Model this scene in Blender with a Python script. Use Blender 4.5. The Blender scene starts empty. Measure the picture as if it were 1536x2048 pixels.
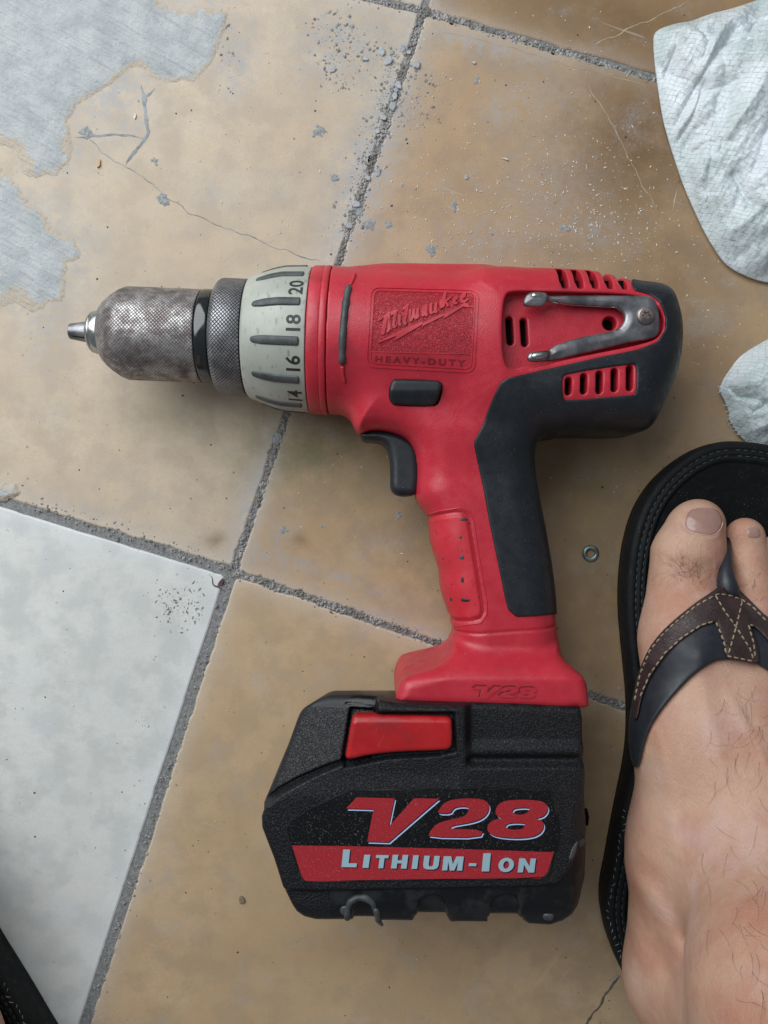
import bpy, bmesh, math, random
import numpy as np
from mathutils import Vector, Matrix
from mathutils.bvhtree import BVHTree

random.seed(7); rng = np.random.default_rng(7)
SC = bpy.context.scene
COL = SC.collection

# ------------------------------------------------------------------ camera, light, exposure
F = 1550.0          # focal length in photo pixels
HC = 360.0          # camera height above the tiles, mm
cam_d = bpy.data.cameras.new('camera'); cam = bpy.data.objects.new('camera', cam_d); COL.objects.link(cam)
cam_d.sensor_fit = 'VERTICAL'; cam_d.sensor_height = 36.0; cam_d.lens = 36.0*F/2048
cam_d.clip_start = 0.01; cam_d.clip_end = 50
cam.location = (0, 0, HC/1000)
SC.camera = cam
w = bpy.data.worlds.new('World'); SC.world = w; w.use_nodes = True
w.node_tree.nodes['Background'].inputs[0].default_value = (0.80, 0.88, 1.0, 1)
w.node_tree.nodes['Background'].inputs[1].default_value = 0.19
def area(name, loc, target, sx, sy, power, col):
    d = bpy.data.lights.new(name, 'AREA'); d.shape = 'RECTANGLE'; d.size = sx; d.size_y = sy
    d.energy = power; d.color = col
    o = bpy.data.objects.new(name, d); COL.objects.link(o); o.location = loc
    o.rotation_euler = (Vector(target)-Vector(loc)).to_track_quat('-Z', 'Y').to_euler()
    return o
area('window_light', (-0.42, 0.43, 0.60), (-0.03, 0.0, 0.0), 0.85, 0.85, 9.8, (0.94, 0.98, 1.0))
SC.view_settings.view_transform = 'Standard'; SC.view_settings.look = 'None'
SC.view_settings.exposure = 0.0; SC.view_settings.gamma = 1.0

# ------------------------------------------------------------------ mapping and small maths
def at(px, py, z=0.0):
    s = (HC-z)/F
    return ((px-768)*s, -(py-1024)*s, z)
def at2(pts, z):
    return np.array([at(p[0], p[1], z)[:2] for p in pts], float)
def chaikin(P, n=2):
    P = np.asarray(P, float)
    for _ in range(n):
        Q = np.roll(P, -1, 0)
        P = np.stack([P*.75+Q*.25, P*.25+Q*.75], 1).reshape(-1, P.shape[1])
    return P
def densify(P, step, closed=True):
    P = np.asarray(P, float); out = []
    n = len(P)
    for i in range(n if closed else n-1):
        a = P[i]; b = P[(i+1) % n]; k = max(1, int(np.ceil(np.linalg.norm(b-a)/step)))
        for j in range(k): out.append(a+(b-a)*j/k)
    if not closed: out.append(P[-1])
    return np.array(out)
def area2(P):
    Q = np.roll(P, -1, 0); return 0.5*np.sum(P[:, 0]*Q[:, 1]-Q[:, 0]*P[:, 1])
def sdpoly(P, X, Y):
    """signed distance (negative inside) to the closed polygon P"""
    P = np.asarray(P, float); X = np.asarray(X, float); Y = np.asarray(Y, float)
    d = np.full(X.shape, 1e18); s = np.ones(X.shape)
    n = len(P)
    for i in range(n):
        a = P[i]; b = P[i-1]
        ex, ey = b[0]-a[0], b[1]-a[1]; L = ex*ex+ey*ey
        if L < 1e-12: continue
        wx, wy = X-a[0], Y-a[1]
        t = np.clip((wx*ex+wy*ey)/L, 0, 1)
        d = np.minimum(d, (wx-ex*t)**2+(wy-ey*t)**2)
        c1 = Y >= a[1]; c2 = Y < b[1]; c3 = ex*wy > ey*wx
        f = (c1 & c2 & c3) | (~c1 & ~c2 & ~c3)
        s = np.where(f, -s, s)
    return s*np.sqrt(d)
def dseg(X, Y, P):
    """distance to an open polyline"""
    d = np.full(np.shape(X), 1e18)
    for a, b in zip(P[:-1], P[1:]):
        ex, ey = b[0]-a[0], b[1]-a[1]; L = max(ex*ex+ey*ey, 1e-9)
        t = np.clip(((X-a[0])*ex+(Y-a[1])*ey)/L, 0, 1)
        d = np.minimum(d, (X-a[0]-ex*t)**2+(Y-a[1]-ey*t)**2)
    return np.sqrt(d)
def smin(a, b, k):
    h = np.clip(.5+.5*(b-a)/k, 0, 1); return b*(1-h)+a*h-k*h*(1-h)
def smax(a, b, k): return -smin(-a, -b, k)
def sstep(a, b, x):
    t = np.clip((x-a)/(b-a), 0, 1); return t*t*(3-2*t)
def rext(d2, z, h, r):
    """polygon extruded to |z|<h with edges rounded by r (d2 and h are 2D fields)"""
    if np.ndim(d2) == 2: d2 = d2[:, :, None]
    if np.ndim(h) == 2: h = h[:, :, None]
    q1 = d2+r; q2 = np.abs(z)-h+r
    return np.sqrt(np.maximum(q1, 0)**2+np.maximum(q2, 0)**2)+np.minimum(np.maximum(q1, q2), 0)-r
def hash2(ix, iy, seed):
    n = (ix*374761393+iy*668265263+seed*982451653) & 0xffffffff
    n = ((n ^ (n >> 13))*1274126177) & 0xffffffff
    return ((n ^ (n >> 16)) & 0xffff)/65535.0
def vnoise(x, y, seed=0):
    x = np.asarray(x, float); y = np.asarray(y, float)
    ix = np.floor(x).astype(np.int64); iy = np.floor(y).astype(np.int64)
    fx = x-ix; fy = y-iy; u = fx*fx*(3-2*fx); v = fy*fy*(3-2*fy)
    return ((hash2(ix, iy, seed)*(1-u)+hash2(ix+1, iy, seed)*u)*(1-v) +
            (hash2(ix, iy+1, seed)*(1-u)+hash2(ix+1, iy+1, seed)*u)*v)*2-1
def fbm(x, y, o=4, seed=0):
    r = 0; a = 1.0; t = 0
    for i in range(o):
        r = r+a*vnoise(x*2**i, y*2**i, seed+i*17); t += a; a *= .5
    return r/t

# ------------------------------------------------------------------ mesh building (all input in mm, world space)
def org(parent):
    v = Vector((0, 0, 0))
    while parent is not None:
        v = v+parent.location; parent = parent.parent
    return v
def mesh_obj(name, V, Fc, mat, parent=None, loc=None, smooth=True, normals=None, kind=None, label=None, mats=None, fmat=None):
    V = np.asarray(V, float)
    me = bpy.data.meshes.new(name)
    o = bpy.data.objects.new(name, me)
    if loc is not None: o.location = Vector(loc)/1000
    base = (org(parent)*1000 if parent is not None else Vector((0, 0, 0)))+(Vector(loc) if loc is not None else Vector((0, 0, 0)))
    co = (V-np.array(base))/1000
    me.vertices.add(len(co)); me.vertices.foreach_set('co', co.astype(np.float32).ravel())
    if isinstance(Fc, np.ndarray):
        k = Fc.shape[1]; n = len(Fc)
        me.loops.add(n*k); me.loops.foreach_set('vertex_index', Fc.astype(np.int32).ravel())
        me.polygons.add(n); me.polygons.foreach_set('loop_start', np.arange(0, n*k, k, dtype=np.int32))
    else:
        tot = [len(f) for f in Fc]; n = len(Fc)
        me.loops.add(sum(tot)); me.loops.foreach_set('vertex_index', np.concatenate([np.asarray(f) for f in Fc]).astype(np.int32))
        me.polygons.add(n); me.polygons.foreach_set('loop_start', np.concatenate([[0], np.cumsum(tot)[:-1]]).astype(np.int32))
    me.update(calc_edges=True)
    me.validate()
    me.polygons.foreach_set('use_smooth', np.full(len(me.polygons), bool(smooth)))
    if normals is not None and len(me.vertices) == len(V):
        me.normals_split_custom_set_from_vertices([tuple(x) for x in normals])
    for m in (mats or [mat]): me.materials.append(m)
    if fmat is not None: me.polygons.foreach_set('material_index', np.asarray(fmat, np.int32))
    COL.objects.link(o)
    if parent is not None: o.parent = parent
    if kind: o['kind'] = kind
    if label: o['label'] = label
    return o
def thing(name, label, cat, loc, group=None):
    o = bpy.data.objects.new(name, None); COL.objects.link(o); o.empty_display_size = .01
    o.location = Vector(loc)/1000; o['label'] = label; o['category'] = cat
    if group: o['group'] = group
    return o
def tag(o, label, cat, group=None):
    o['label'] = label; o['category'] = cat
    if group: o['group'] = group
    return o
def lofts(rings, closed_u=True, cap0=True, cap1=True):
    """rings: list of (n,3) arrays -> verts, faces"""
    n = len(rings[0]); V = np.concatenate(rings); Fc = []
    for r in range(len(rings)-1):
        a = r*n; b = a+n
        for i in range(n if closed_u else n-1):
            j = (i+1) % n
            Fc.append((a+i, a+j, b+j, b+i))
    if cap0: Fc.append(tuple(reversed(range(n))))
    if cap1: Fc.append(tuple(range((len(rings)-1)*n, len(rings)*n)))
    return V, Fc
def tube(P, r, n=6, taper=None):
    P = np.asarray(P, float); T = np.gradient(P, axis=0); T /= np.linalg.norm(T, axis=1)[:, None]+1e-9
    up = np.array([0, 0, 1.]);
    rings = []
    for i, (p, t) in enumerate(zip(P, T)):
        s = np.cross(t, up)
        if np.linalg.norm(s) < .1: s = np.cross(t, np.array([1., 0, 0]))
        s /= np.linalg.norm(s); u = np.cross(s, t)
        rr = r if taper is None else r*taper[i]
        a = np.arange(n)*2*math.pi/n
        rings.append(p+rr*(np.cos(a)[:, None]*s+np.sin(a)[:, None]*u))
    return lofts(rings)
class Acc:
    def __init__(s): s.V = []; s.F = []; s.n = 0
    def add(s, V, Fc):
        s.V.append(np.asarray(V, float)); s.F += [tuple(int(i)+s.n for i in f) for f in Fc]; s.n += len(V)
    def obj(s, *a, **k): return mesh_obj(a[0], np.concatenate(s.V), s.F, *a[1:], **k)

def surfnets(vals, o, h):
    """surface nets on a grid; returns verts, quads, normals (negative = inside)"""
    nx, ny, nz = vals.shape; S = vals < 0
    def c(a, i, j, k): return a[i:nx-1+i, j:ny-1+j, k:nz-1+k]
    cnt = np.zeros((nx-1, ny-1, nz-1), np.int8)
    for i in (0, 1):
        for j in (0, 1):
            for k in (0, 1): cnt += c(S, i, j, k)
    act = (cnt > 0) & (cnt < 8)
    I, J, K = np.nonzero(act)
    idx = np.full(act.shape, -1, np.int32); idx[I, J, K] = np.arange(len(I))
    cv = {}
    for i in (0, 1):
        for j in (0, 1):
            for k in (0, 1): cv[(i, j, k)] = vals[I+i, J+j, K+k].astype(float)
    acc = np.zeros((len(I), 3)); num = np.zeros(len(I))
    corners = list(cv)
    for a in corners:
        for ax in range(3):
            if a[ax] == 1: continue
            b = list(a); b[ax] = 1; b = tuple(b)
            va, vb = cv[a], cv[b]; m = (va < 0) != (vb < 0)
            t = np.where(m, va/np.where(m, va-vb, 1), 0)
            p = np.tile(np.array(a, float), (len(I), 1)); p[:, ax] = t
            acc += p*m[:, None]; num += m
    loc = acc/num[:, None]
    V = (np.stack([I, J, K], 1)+loc)
    quads = []
    for ax in range(3):
        sh = [slice(1, -1)]*3
        a = [slice(1, nx-1), slice(1, ny-1), slice(1, nz-1)]
        a0 = list(a); a1 = list(a)
        n = (nx, ny, nz)[ax]
        a0[ax] = slice(0, n-1); a1[ax] = slice(1, n)
        s0 = S[tuple(a0)]; s1 = S[tuple(a1)]
        m = s0 != s1
        P = np.nonzero(m); P = [P[q]+(1 if q != ax else 0) for q in range(3)]
        flip = s0[m]
        u, v = [q for q in range(3) if q != ax]
        def cell(du, dv):
            C = [P[0].copy(), P[1].copy(), P[2].copy()]; C[u] -= du; C[v] -= dv
            return idx[C[0], C[1], C[2]]
        q = np.stack([cell(1, 1), cell(0, 1), cell(0, 0), cell(1, 0)], 1)
        if ax == 1: flip = ~flip
        q[~flip] = q[~flip][:, ::-1]
        quads.append(q)
    Q = np.concatenate(quads)
    Q = Q[(Q >= 0).all(1)]
    # normals from the field
    def samp(p):
        p = np.clip(p, 0, np.array([nx, ny, nz])-1.001); i = p.astype(int); f = p-i; r = 0
        for a in (0, 1):
            for b in (0, 1):
                for cc in (0, 1):
                    wgt = (f[:, 0] if a else 1-f[:, 0])*(f[:, 1] if b else 1-f[:, 1])*(f[:, 2] if cc else 1-f[:, 2])
                    r = r+wgt*vals[i[:, 0]+a, i[:, 1]+b, i[:, 2]+cc]
        return r
    N = np.zeros_like(V)
    for ax in range(3):
        e = np.zeros(3); e[ax] = .9
        N[:, ax] = samp(V+e)-samp(V-e)
    N /= np.linalg.norm(N, axis=1)[:, None]+1e-9
    return V*h+np.asarray(o), Q, N
def bvh_of(V, Q):
    return BVHTree.FromPolygons([tuple(v) for v in V.tolist()], [tuple(q) for q in Q.tolist()])
CAMP = Vector((0, 0, HC))
def hit(b, px, py, fallback=60.0):
    p = Vector(at(px, py, 0)); d = (p-CAMP).normalized()
    l, n, i, t = b.ray_cast(CAMP, d)
    if l is None: return Vector(at(px, py, fallback)), Vector((0, 0, 1)), False
    if n.dot(d) > 0: n = -n
    return l, n, True
def drop(b, x, y):
    l, n, i, t = b.ray_cast(Vector((x, y, 300)), Vector((0, 0, -1)))
    if l is None: return None, None
    if n.z < 0: n = -n
    return l, n

# flat shape (outer loops and holes, or a font string) -> 2D triangles
def fill2d(loops, even=True):
    cu = bpy.data.curves.new('tmp', 'CURVE'); cu.dimensions = '2D'; cu.fill_mode = 'BOTH'
    for L in loops:
        s = cu.splines.new('POLY'); s.points.add(len(L)-1); s.use_cyclic_u = True
        for i, p in enumerate(L): s.points[i].co = (p[0], p[1], 0, 1)
    return curve2d(cu)
def curve2d(cu):
    o = bpy.data.objects.new('tmp', cu); COL.objects.link(o)
    dg = bpy.context.evaluated_depsgraph_get(); ev = o.evaluated_get(dg); me = ev.to_mesh()
    V = np.array([v.co[:2] for v in me.vertices]); Fc = [tuple(p.vertices) for p in me.polygons]
    ev.to_mesh_clear(); bpy.data.objects.remove(o); bpy.data.curves.remove(cu)
    bm = bmesh.new()
    vs = [bm.verts.new((x, y, 0)) for x, y in V]
    for f in Fc:
        try: bm.faces.new([vs[i] for i in f])
        except ValueError: pass
    bmesh.ops.remove_doubles(bm, verts=bm.verts, dist=1e-4)
    V, Fc = bmout(bm); return V, Fc
def bmout(bm):
    bm.verts.index_update(); V = np.array([v.co[:2] for v in bm.verts]); Fc = [tuple(v.index for v in f.verts) for f in bm.faces]
    bm.free(); return V, Fc
def text2d(s, size=1.0, shear=0.0, bold=0.0, space=1.0):
    cu = bpy.data.curves.new('tmp', 'FONT'); cu.body = s; cu.size = size; cu.shear = shear; cu.offset = bold
    cu.space_character = space; cu.fill_mode = 'BOTH'; cu.dimensions = '2D'; cu.resolution_u = 3
    return curve2d(cu)
def slice2d(V, Fc, step):
    bm = bmesh.new(); vs = [bm.verts.new((x, y, 0)) for x, y in V]
    for f in Fc:
        try: bm.faces.new([vs[i] for i in f])
        except ValueError: pass
    lo = V.min(0); hi = V.max(0)
    for ax in (0, 1):
        c = lo[ax]+step
        while c < hi[ax]:
            p = [0, 0, 0]; p[ax] = c; n = [0, 0, 0]; n[ax] = 1
            bmesh.ops.bisect_plane(bm, geom=bm.verts[:]+bm.edges[:]+bm.faces[:], plane_co=p, plane_no=n, dist=1e-5)
            c += step
    return bmout(bm)
def thicken(T, B, Fc):
    """top verts T, bottom verts B, faces -> closed shell"""
    n = len(T); out = [tuple(f) for f in Fc]
    ed = {}
    for f in Fc:
        for a, b in zip(f, f[1:]+f[:1]): ed[(a, b)] = 1
    for (a, b) in ed:
        if (b, a) not in ed: out.append((b, a, a+n, b+n))
    out += [tuple(i+n for i in reversed(f)) for f in Fc]
    return np.concatenate([T, B]), out
def orient(V, Fc):
    """make 2D faces counter-clockwise in world XY (y up)"""
    out = []
    for f in Fc:
        P = V[list(f)]
        out.append(f if area2(P) > 0 else tuple(reversed(f)))
    return out
def conform(name, V2, Fc, b, e, mat, parent, depth=.5, step=None, smooth=False, label=None, fallback=60, only_hit=False):
    """lay a flat shape given in photo pixels on a surface, e mm proud of it"""
    V2 = np.asarray(V2, float)
    if step: V2, Fc = slice2d(V2, Fc, step)
    T = []; B = []
    for x, y in V2:
        l, n, ok = hit(b, x, y, fallback)
        T.append(l+n*e); B.append(l-n*depth)
    T = np.array(T); B = np.array(B)
    Fc = orient(T[:, :2], Fc)
    V, G = thicken(T, B, Fc)
    return mesh_obj(name, V, G, mat, parent, smooth=smooth, label=label)

# ------------------------------------------------------------------ materials
class N:
    def __init__(s, name):
        s.m = bpy.data.materials.new(name); s.m.use_nodes = True; s.t = s.m.node_tree; s.b = s.t.nodes['Principled BSDF']
        tc = s.t.nodes.new('ShaderNodeTexCoord'); vm = s.t.nodes.new('ShaderNodeVectorMath'); vm.operation = 'SCALE'; vm.inputs[3].default_value = 1000
        s.t.links.new(tc.outputs['Object'], vm.inputs[0]); s.P = vm.outputs[0]
    def n(s, t, **k):
        x = s.t.nodes.new('ShaderNode'+t)
        for a, b in k.items(): setattr(x, a, b)
        return x
    def set(s, sock, v):
        if hasattr(v, 'is_linked') or isinstance(v, bpy.types.NodeSocket): s.t.links.new(v, sock)
        elif isinstance(v, (tuple, list)) and len(v) == 3 and sock.type == 'RGBA': sock.default_value = (*v, 1)
        else: sock.default_value = v
    def math(s, op, a, b=0.0, c=0.0):
        x = s.n('Math', operation=op); s.set(x.inputs[0], a); s.set(x.inputs[1], b)
        if op in ('SMOOTH_MIN', 'MULTIPLY_ADD', 'WRAP'): s.set(x.inputs[2], c)
        return x.outputs[0]
    def noise(s, scale, detail=3, rough=.55, vec=None, dist=0):
        x = s.n('TexNoise'); s.set(x.inputs['Vector'], vec if vec is not None else s.P)
        x.inputs['Scale'].default_value = scale; x.inputs['Detail'].default_value = detail
        x.inputs['Roughness'].default_value = rough; x.inputs['Distortion'].default_value = dist
        return x.outputs['Fac']
    def voro(s, scale, feature='F1', vec=None, rnd=1):
        x = s.n('TexVoronoi', feature=feature); s.set(x.inputs['Vector'], vec if vec is not None else s.P)
        x.inputs['Scale'].default_value = scale; x.inputs['Randomness'].default_value = rnd; return x.outputs['Distance']
    def rng(s, v, a, b, lo=0., hi=1., sm=True):
        x = s.n('MapRange', interpolation_type='SMOOTHSTEP' if sm else 'LINEAR'); s.set(x.inputs[0], v)
        for i, q in zip((1, 2, 3, 4), (a, b, lo, hi)): s.set(x.inputs[i], q)
        return x.outputs[0]
    def mix(s, f, a, b, mode='MIX'):
        x = s.n('Mix', data_type='RGBA', blend_type=mode); s.set(x.inputs[0], f); s.set(x.inputs[6], a); s.set(x.inputs[7], b); return x.outputs[2]
    def attr(s, name):
        x = s.n('Attribute', attribute_name=name); return x.outputs['Fac']
    def map(s, sc=(1, 1, 1), rot=(0, 0, 0), loc=(0, 0, 0)):
        x = s.n('Mapping'); s.set(x.inputs[0], s.P); x.inputs[1].default_value = loc; x.inputs[2].default_value = rot
        y = s.n('Mapping'); s.t.links.new(x.outputs[0], y.inputs[0]); y.inputs[3].default_value = sc; return y.outputs[0]
    def bump(s, h, dist=.1, strength=1.0, prev=None):
        x = s.n('Bump'); x.inputs['Distance'].default_value = dist/1000; x.inputs['Strength'].default_value = strength
        s.set(x.inputs['Height'], h)
        if prev is not None: s.set(x.inputs['Normal'], prev)
        return x.outputs[0]
    def out(s, color=None, rough=None, metal=None, normal=None, spec=None, **k):
        if color is not None: s.set(s.b.inputs['Base Color'], color)
        if rough is not None: s.set(s.b.inputs['Roughness'], rough)
        if metal is not None: s.set(s.b.inputs['Metallic'], metal)
        if spec is not None: s.set(s.b.inputs['Specular IOR Level'], spec)
        if normal is not None: s.set(s.b.inputs['Normal'], normal)
        for a, v in k.items(): s.set(s.b.inputs[a.replace('_', ' ')], v)
        return s.m

def plain(name, col, rough=.5, metal=0., bs=0, bd=0, dusty=0, spec=.5, var=.15):
    q = N(name); n1 = q.noise(.12, 4); c = q.mix(q.rng(n1, .35, .65), tuple(x*(1-var) for x in col), tuple(min(1, x*(1+var)) for x in col))
    if dusty:
        d = q.math('MULTIPLY', q.rng(q.noise(1.6, 4, .7), .6, .75), q.rng(q.noise(.1, 3), .35, .6))
        c = q.mix(q.math('MULTIPLY', d, dusty), c, (.35, .34, .32))
    nm = None
    if bs: nm = q.bump(q.noise(bs, 3), bd)
    return q.out(c, q.rng(q.noise(.3, 3), .3, .7, rough-.06, rough+.08), metal, nm, spec)

def m_red(name, base, rough, bs=1.4, bd=.035, marks=0.0, dark=True):
    q = N(name)
    c = q.mix(q.rng(q.noise(.05, 4), .35, .7), base, tuple(x*1.12 for x in base))
    if dark:
        g = q.math('MULTIPLY', q.rng(q.noise(.045, 5, .6, vec=q.map(loc=(31, 7, 2))), .55, .72), .45)
        c = q.mix(g, c, (base[0]*.45, .02, .03))
    sp = q.rng(q.noise(1.1, 3, .6), .70, .76)
    c = q.mix(q.math('MULTIPLY', sp, .5), c, (.55, .25, .25))
    # fine scratches
    sc = q.rng(q.noise(1.0, 2, .5, vec=q.map(sc=(.06, 1.6, .5), rot=(0, 0, .5))), .72, .76)
    c = q.mix(q.math('MULTIPLY', sc, .25), c, (.6, .3, .3))
    if marks:
        mk = q.math('MULTIPLY', q.rng(q.noise(.42, 5, .7, vec=q.map(loc=(5, 9, 3))), .635, .655), marks)
        c = q.mix(mk, c, (.02, .02, .025))
    gr = q.math('MULTIPLY', q.rng(q.noise(.9, 6, .8, vec=q.map(loc=(17, 3, 8))), .60, .68), q.rng(q.noise(.06, 3, vec=q.map(loc=(3, 3, 8))), .48, .62))
    c = q.mix(q.math('MULTIPLY', gr, .5), c, (.08, .02, .025))
    s2 = q.rng(q.noise(1.0, 2, .5, vec=q.map(sc=(.05, 2.2, .5), rot=(0, 0, -1.1), loc=(5, 5, 0))), .74, .765)
    c = q.mix(q.math('MULTIPLY', s2, .35), c, (.7, .38, .38))
    h = q.bump(q.noise(bs, 2), bd)
    return q.out(c, q.rng(q.noise(.2, 6, .7), .35, .65, rough-.06, rough+.14), 0, h, .5)

RED = m_red('red_plastic', (.47, .023, .040), .34, bs=1.9, bd=.09)
RED2 = m_red('red_soft_grip', (.62, .022, .030), .36, bs=.8, bd=.01, marks=.0)
REDG = m_red('red_grip_marked', (.50, .022, .036), .36, bs=.8, bd=.01, marks=.8, dark=False)
RED3 = m_red('red_glossy_button', (.42, .012, .014), .33, bs=.6, bd=.008)
REDL = plain('red_lettering', (.42, .016, .032), .5, dusty=.3)
REDD = plain('dark_red_letter_and_shade', (.17, .008, .014), .5)  # dark lettering, also the painted shade behind the raised number
REDE = plain('embossed_red', (.50, .035, .05), .40)
def m_stipple():
    q = N('stippled_red')
    v = q.noise(1.35, 2, .5, dist=1.4)
    h = q.bump(q.rng(v, .42, .58), .28, 1.0)
    c = q.mix(q.rng(v, .4, .6), (.38, .016, .03), (.52, .03, .045))
    return q.out(c, .40, 0, h, .5)
STIP = m_stipple()
RUB = plain('dark_rubber', (.011, .014, .018), .46, bs=2.2, bd=.02, dusty=.5, spec=.45)
BLK = plain('black_void', (.003, .003, .003), .8, spec=.1)
SMB = plain('smooth_black_plastic', (.012, .014, .017), .34, bs=.3, bd=.02, dusty=.3)
def m_leather_black():
    q = N('grained_black_plastic')
    v = q.noise(1.5, 2, .55, dist=.8)
    h = q.bump(q.rng(v, .38, .62), .13, 1.0)
    d = q.math('MULTIPLY', q.rng(q.noise(2.5, 3, .7), .64, .72), q.rng(q.noise(.07, 3), .48, .66))
    c = q.mix(q.math('MULTIPLY', d, .55), (.004, .005, .007), (.14, .13, .12))
    return q.out(c, .36, 0, h, .42)
BATT = m_leather_black()
def m_battdull():
    q = N('worn_black_plastic')
    v = q.noise(.10, 4, .6)
    c = q.mix(q.rng(v, .45, .6), (.005, .006, .007), (.016, .017, .019))
    h = q.bump(q.noise(1.2, 3), .05)
    return q.out(c, q.rng(v, .4, .6, .30, .5), 0, h, .35)
BATD = m_battdull()
def m_label(name, col, sp):
    q = N(name)
    d = q.math('MULTIPLY', q.rng(q.noise(2.2, 3, .7), .62, .68), sp)
    c = q.mix(d, col, (.30, .27, .26)); return q.out(c, .36, 0, q.bump(q.noise(.5, 3), .015), .3)
LABB = m_label('label_black', (.004, .0045, .0055), .8)
LABR = m_label('label_red', (.36, .022, .030), .8)
LABU = m_label('label_pale_blue', (.32, .47, .53), .3)
LABW = m_label('label_white_blue', (.45, .58, .85), .15)
LABN = m_label('label_navy_shadow', (.008, .010, .04), .2)

def m_knurl(name, a_count, pitch, rusty):
    q = N(name)
    sep = q.n('SeparateXYZ'); r = q.map(rot=(0, 0, 0.04), loc=(0, 0, 0)); q.t.links.new(r, sep.inputs[0])
    zz = q.math('SUBTRACT', sep.outputs[2], 31.5)
    ang = q.math('ARCTAN2', sep.outputs[1], zz)
    u = q.math('MULTIPLY', ang, a_count); x = q.math('MULTIPLY', sep.outputs[0], pitch)
    s1 = q.math('SINE', q.math('ADD', u, x)); s2 = q.math('SINE', q.math('SUBTRACT', u, x))
    k = q.math('MINIMUM', q.math('ABSOLUTE', s1), q.math('ABSOLUTE', s2))
    k = q.rng(k, 0, .55)
    wear = q.rng(q.noise(.13, 7, .75), .38, .64)
    if rusty:
        # the sleeve is knurled only along its middle
        wx = sep.outputs[0]
        c1 = q.mix(wear, (.24, .205, .20), (.54, .53, .52))
        rust = q.rng(q.noise(.10, 6, .7, vec=q.map(loc=(9, 3, 5))), .46, .70)
        c1 = q.mix(q.math('MULTIPLY', rust, .7), c1, (.11, .075, .075))
        sp = q.rng(q.noise(1.3, 4, .7), .60, .70)
        c1 = q.mix(q.math('MULTIPLY', sp, .6), c1, (.62, .62, .60))
        kk = q.math('MAXIMUM', k, q.rng(q.noise(.5, 3), .66, .8))
        c = q.mix(kk, q.mix(.22, (.012, .011, .011), c1), c1)
        return q.out(c, q.rng(wear, 0, 1, .5, .34), .85, q.bump(k, .16, .9, q.bump(q.noise(.6, 4), .15)), .5)
    c = q.mix(k, (.03, .03, .03), q.mix(wear, (.20, .20, .21), (.36, .36, .37)))
    return q.out(c, .42, .8, q.bump(k, .22, 1.0), .5)
KN1 = m_knurl('worn_knurled_steel', 40, 2.15, True)
KN2 = m_knurl('grey_knurled_ring', 46, 2.1, False)
STEEL = plain('bright_steel', (.45, .46, .45), .28, 1, bs=.5, bd=.03)
RSTEEL = plain('rusty_steel', (.27, .225, .21), .42, .85, bs=.6, bd=.08, var=.4)
DSTEEL = plain('dark_steel', (.24, .24, .25), .38, .85, bs=.9, bd=.03, var=.35)
GLOSSB = plain('gloss_black_ring', (.012, .014, .014), .12, 0, spec=.8)
def m_cream():
    q = N('cream_plastic')
    s = q.rng(q.noise(.6, 5, .7, vec=q.map(sc=(1, .35, .35))), .57, .66)
    c = q.mix(q.rng(q.noise(.05, 4), .4, .65), (.36, .375, .325), (.43, .44, .39))
    c = q.mix(q.math('MULTIPLY', s, .55), c, (.12, .12, .11))
    return q.out(c, .36, 0, q.bump(q.noise(1, 3), .02), .5)
CREAM = m_cream()
RIBM = plain('grey_rubber_rib', (.055, .062, .064), .5, bs=.9, bd=.05, dusty=.5, var=.35)
INK = plain('black_ink', (.018, .018, .018), .5)

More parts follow.
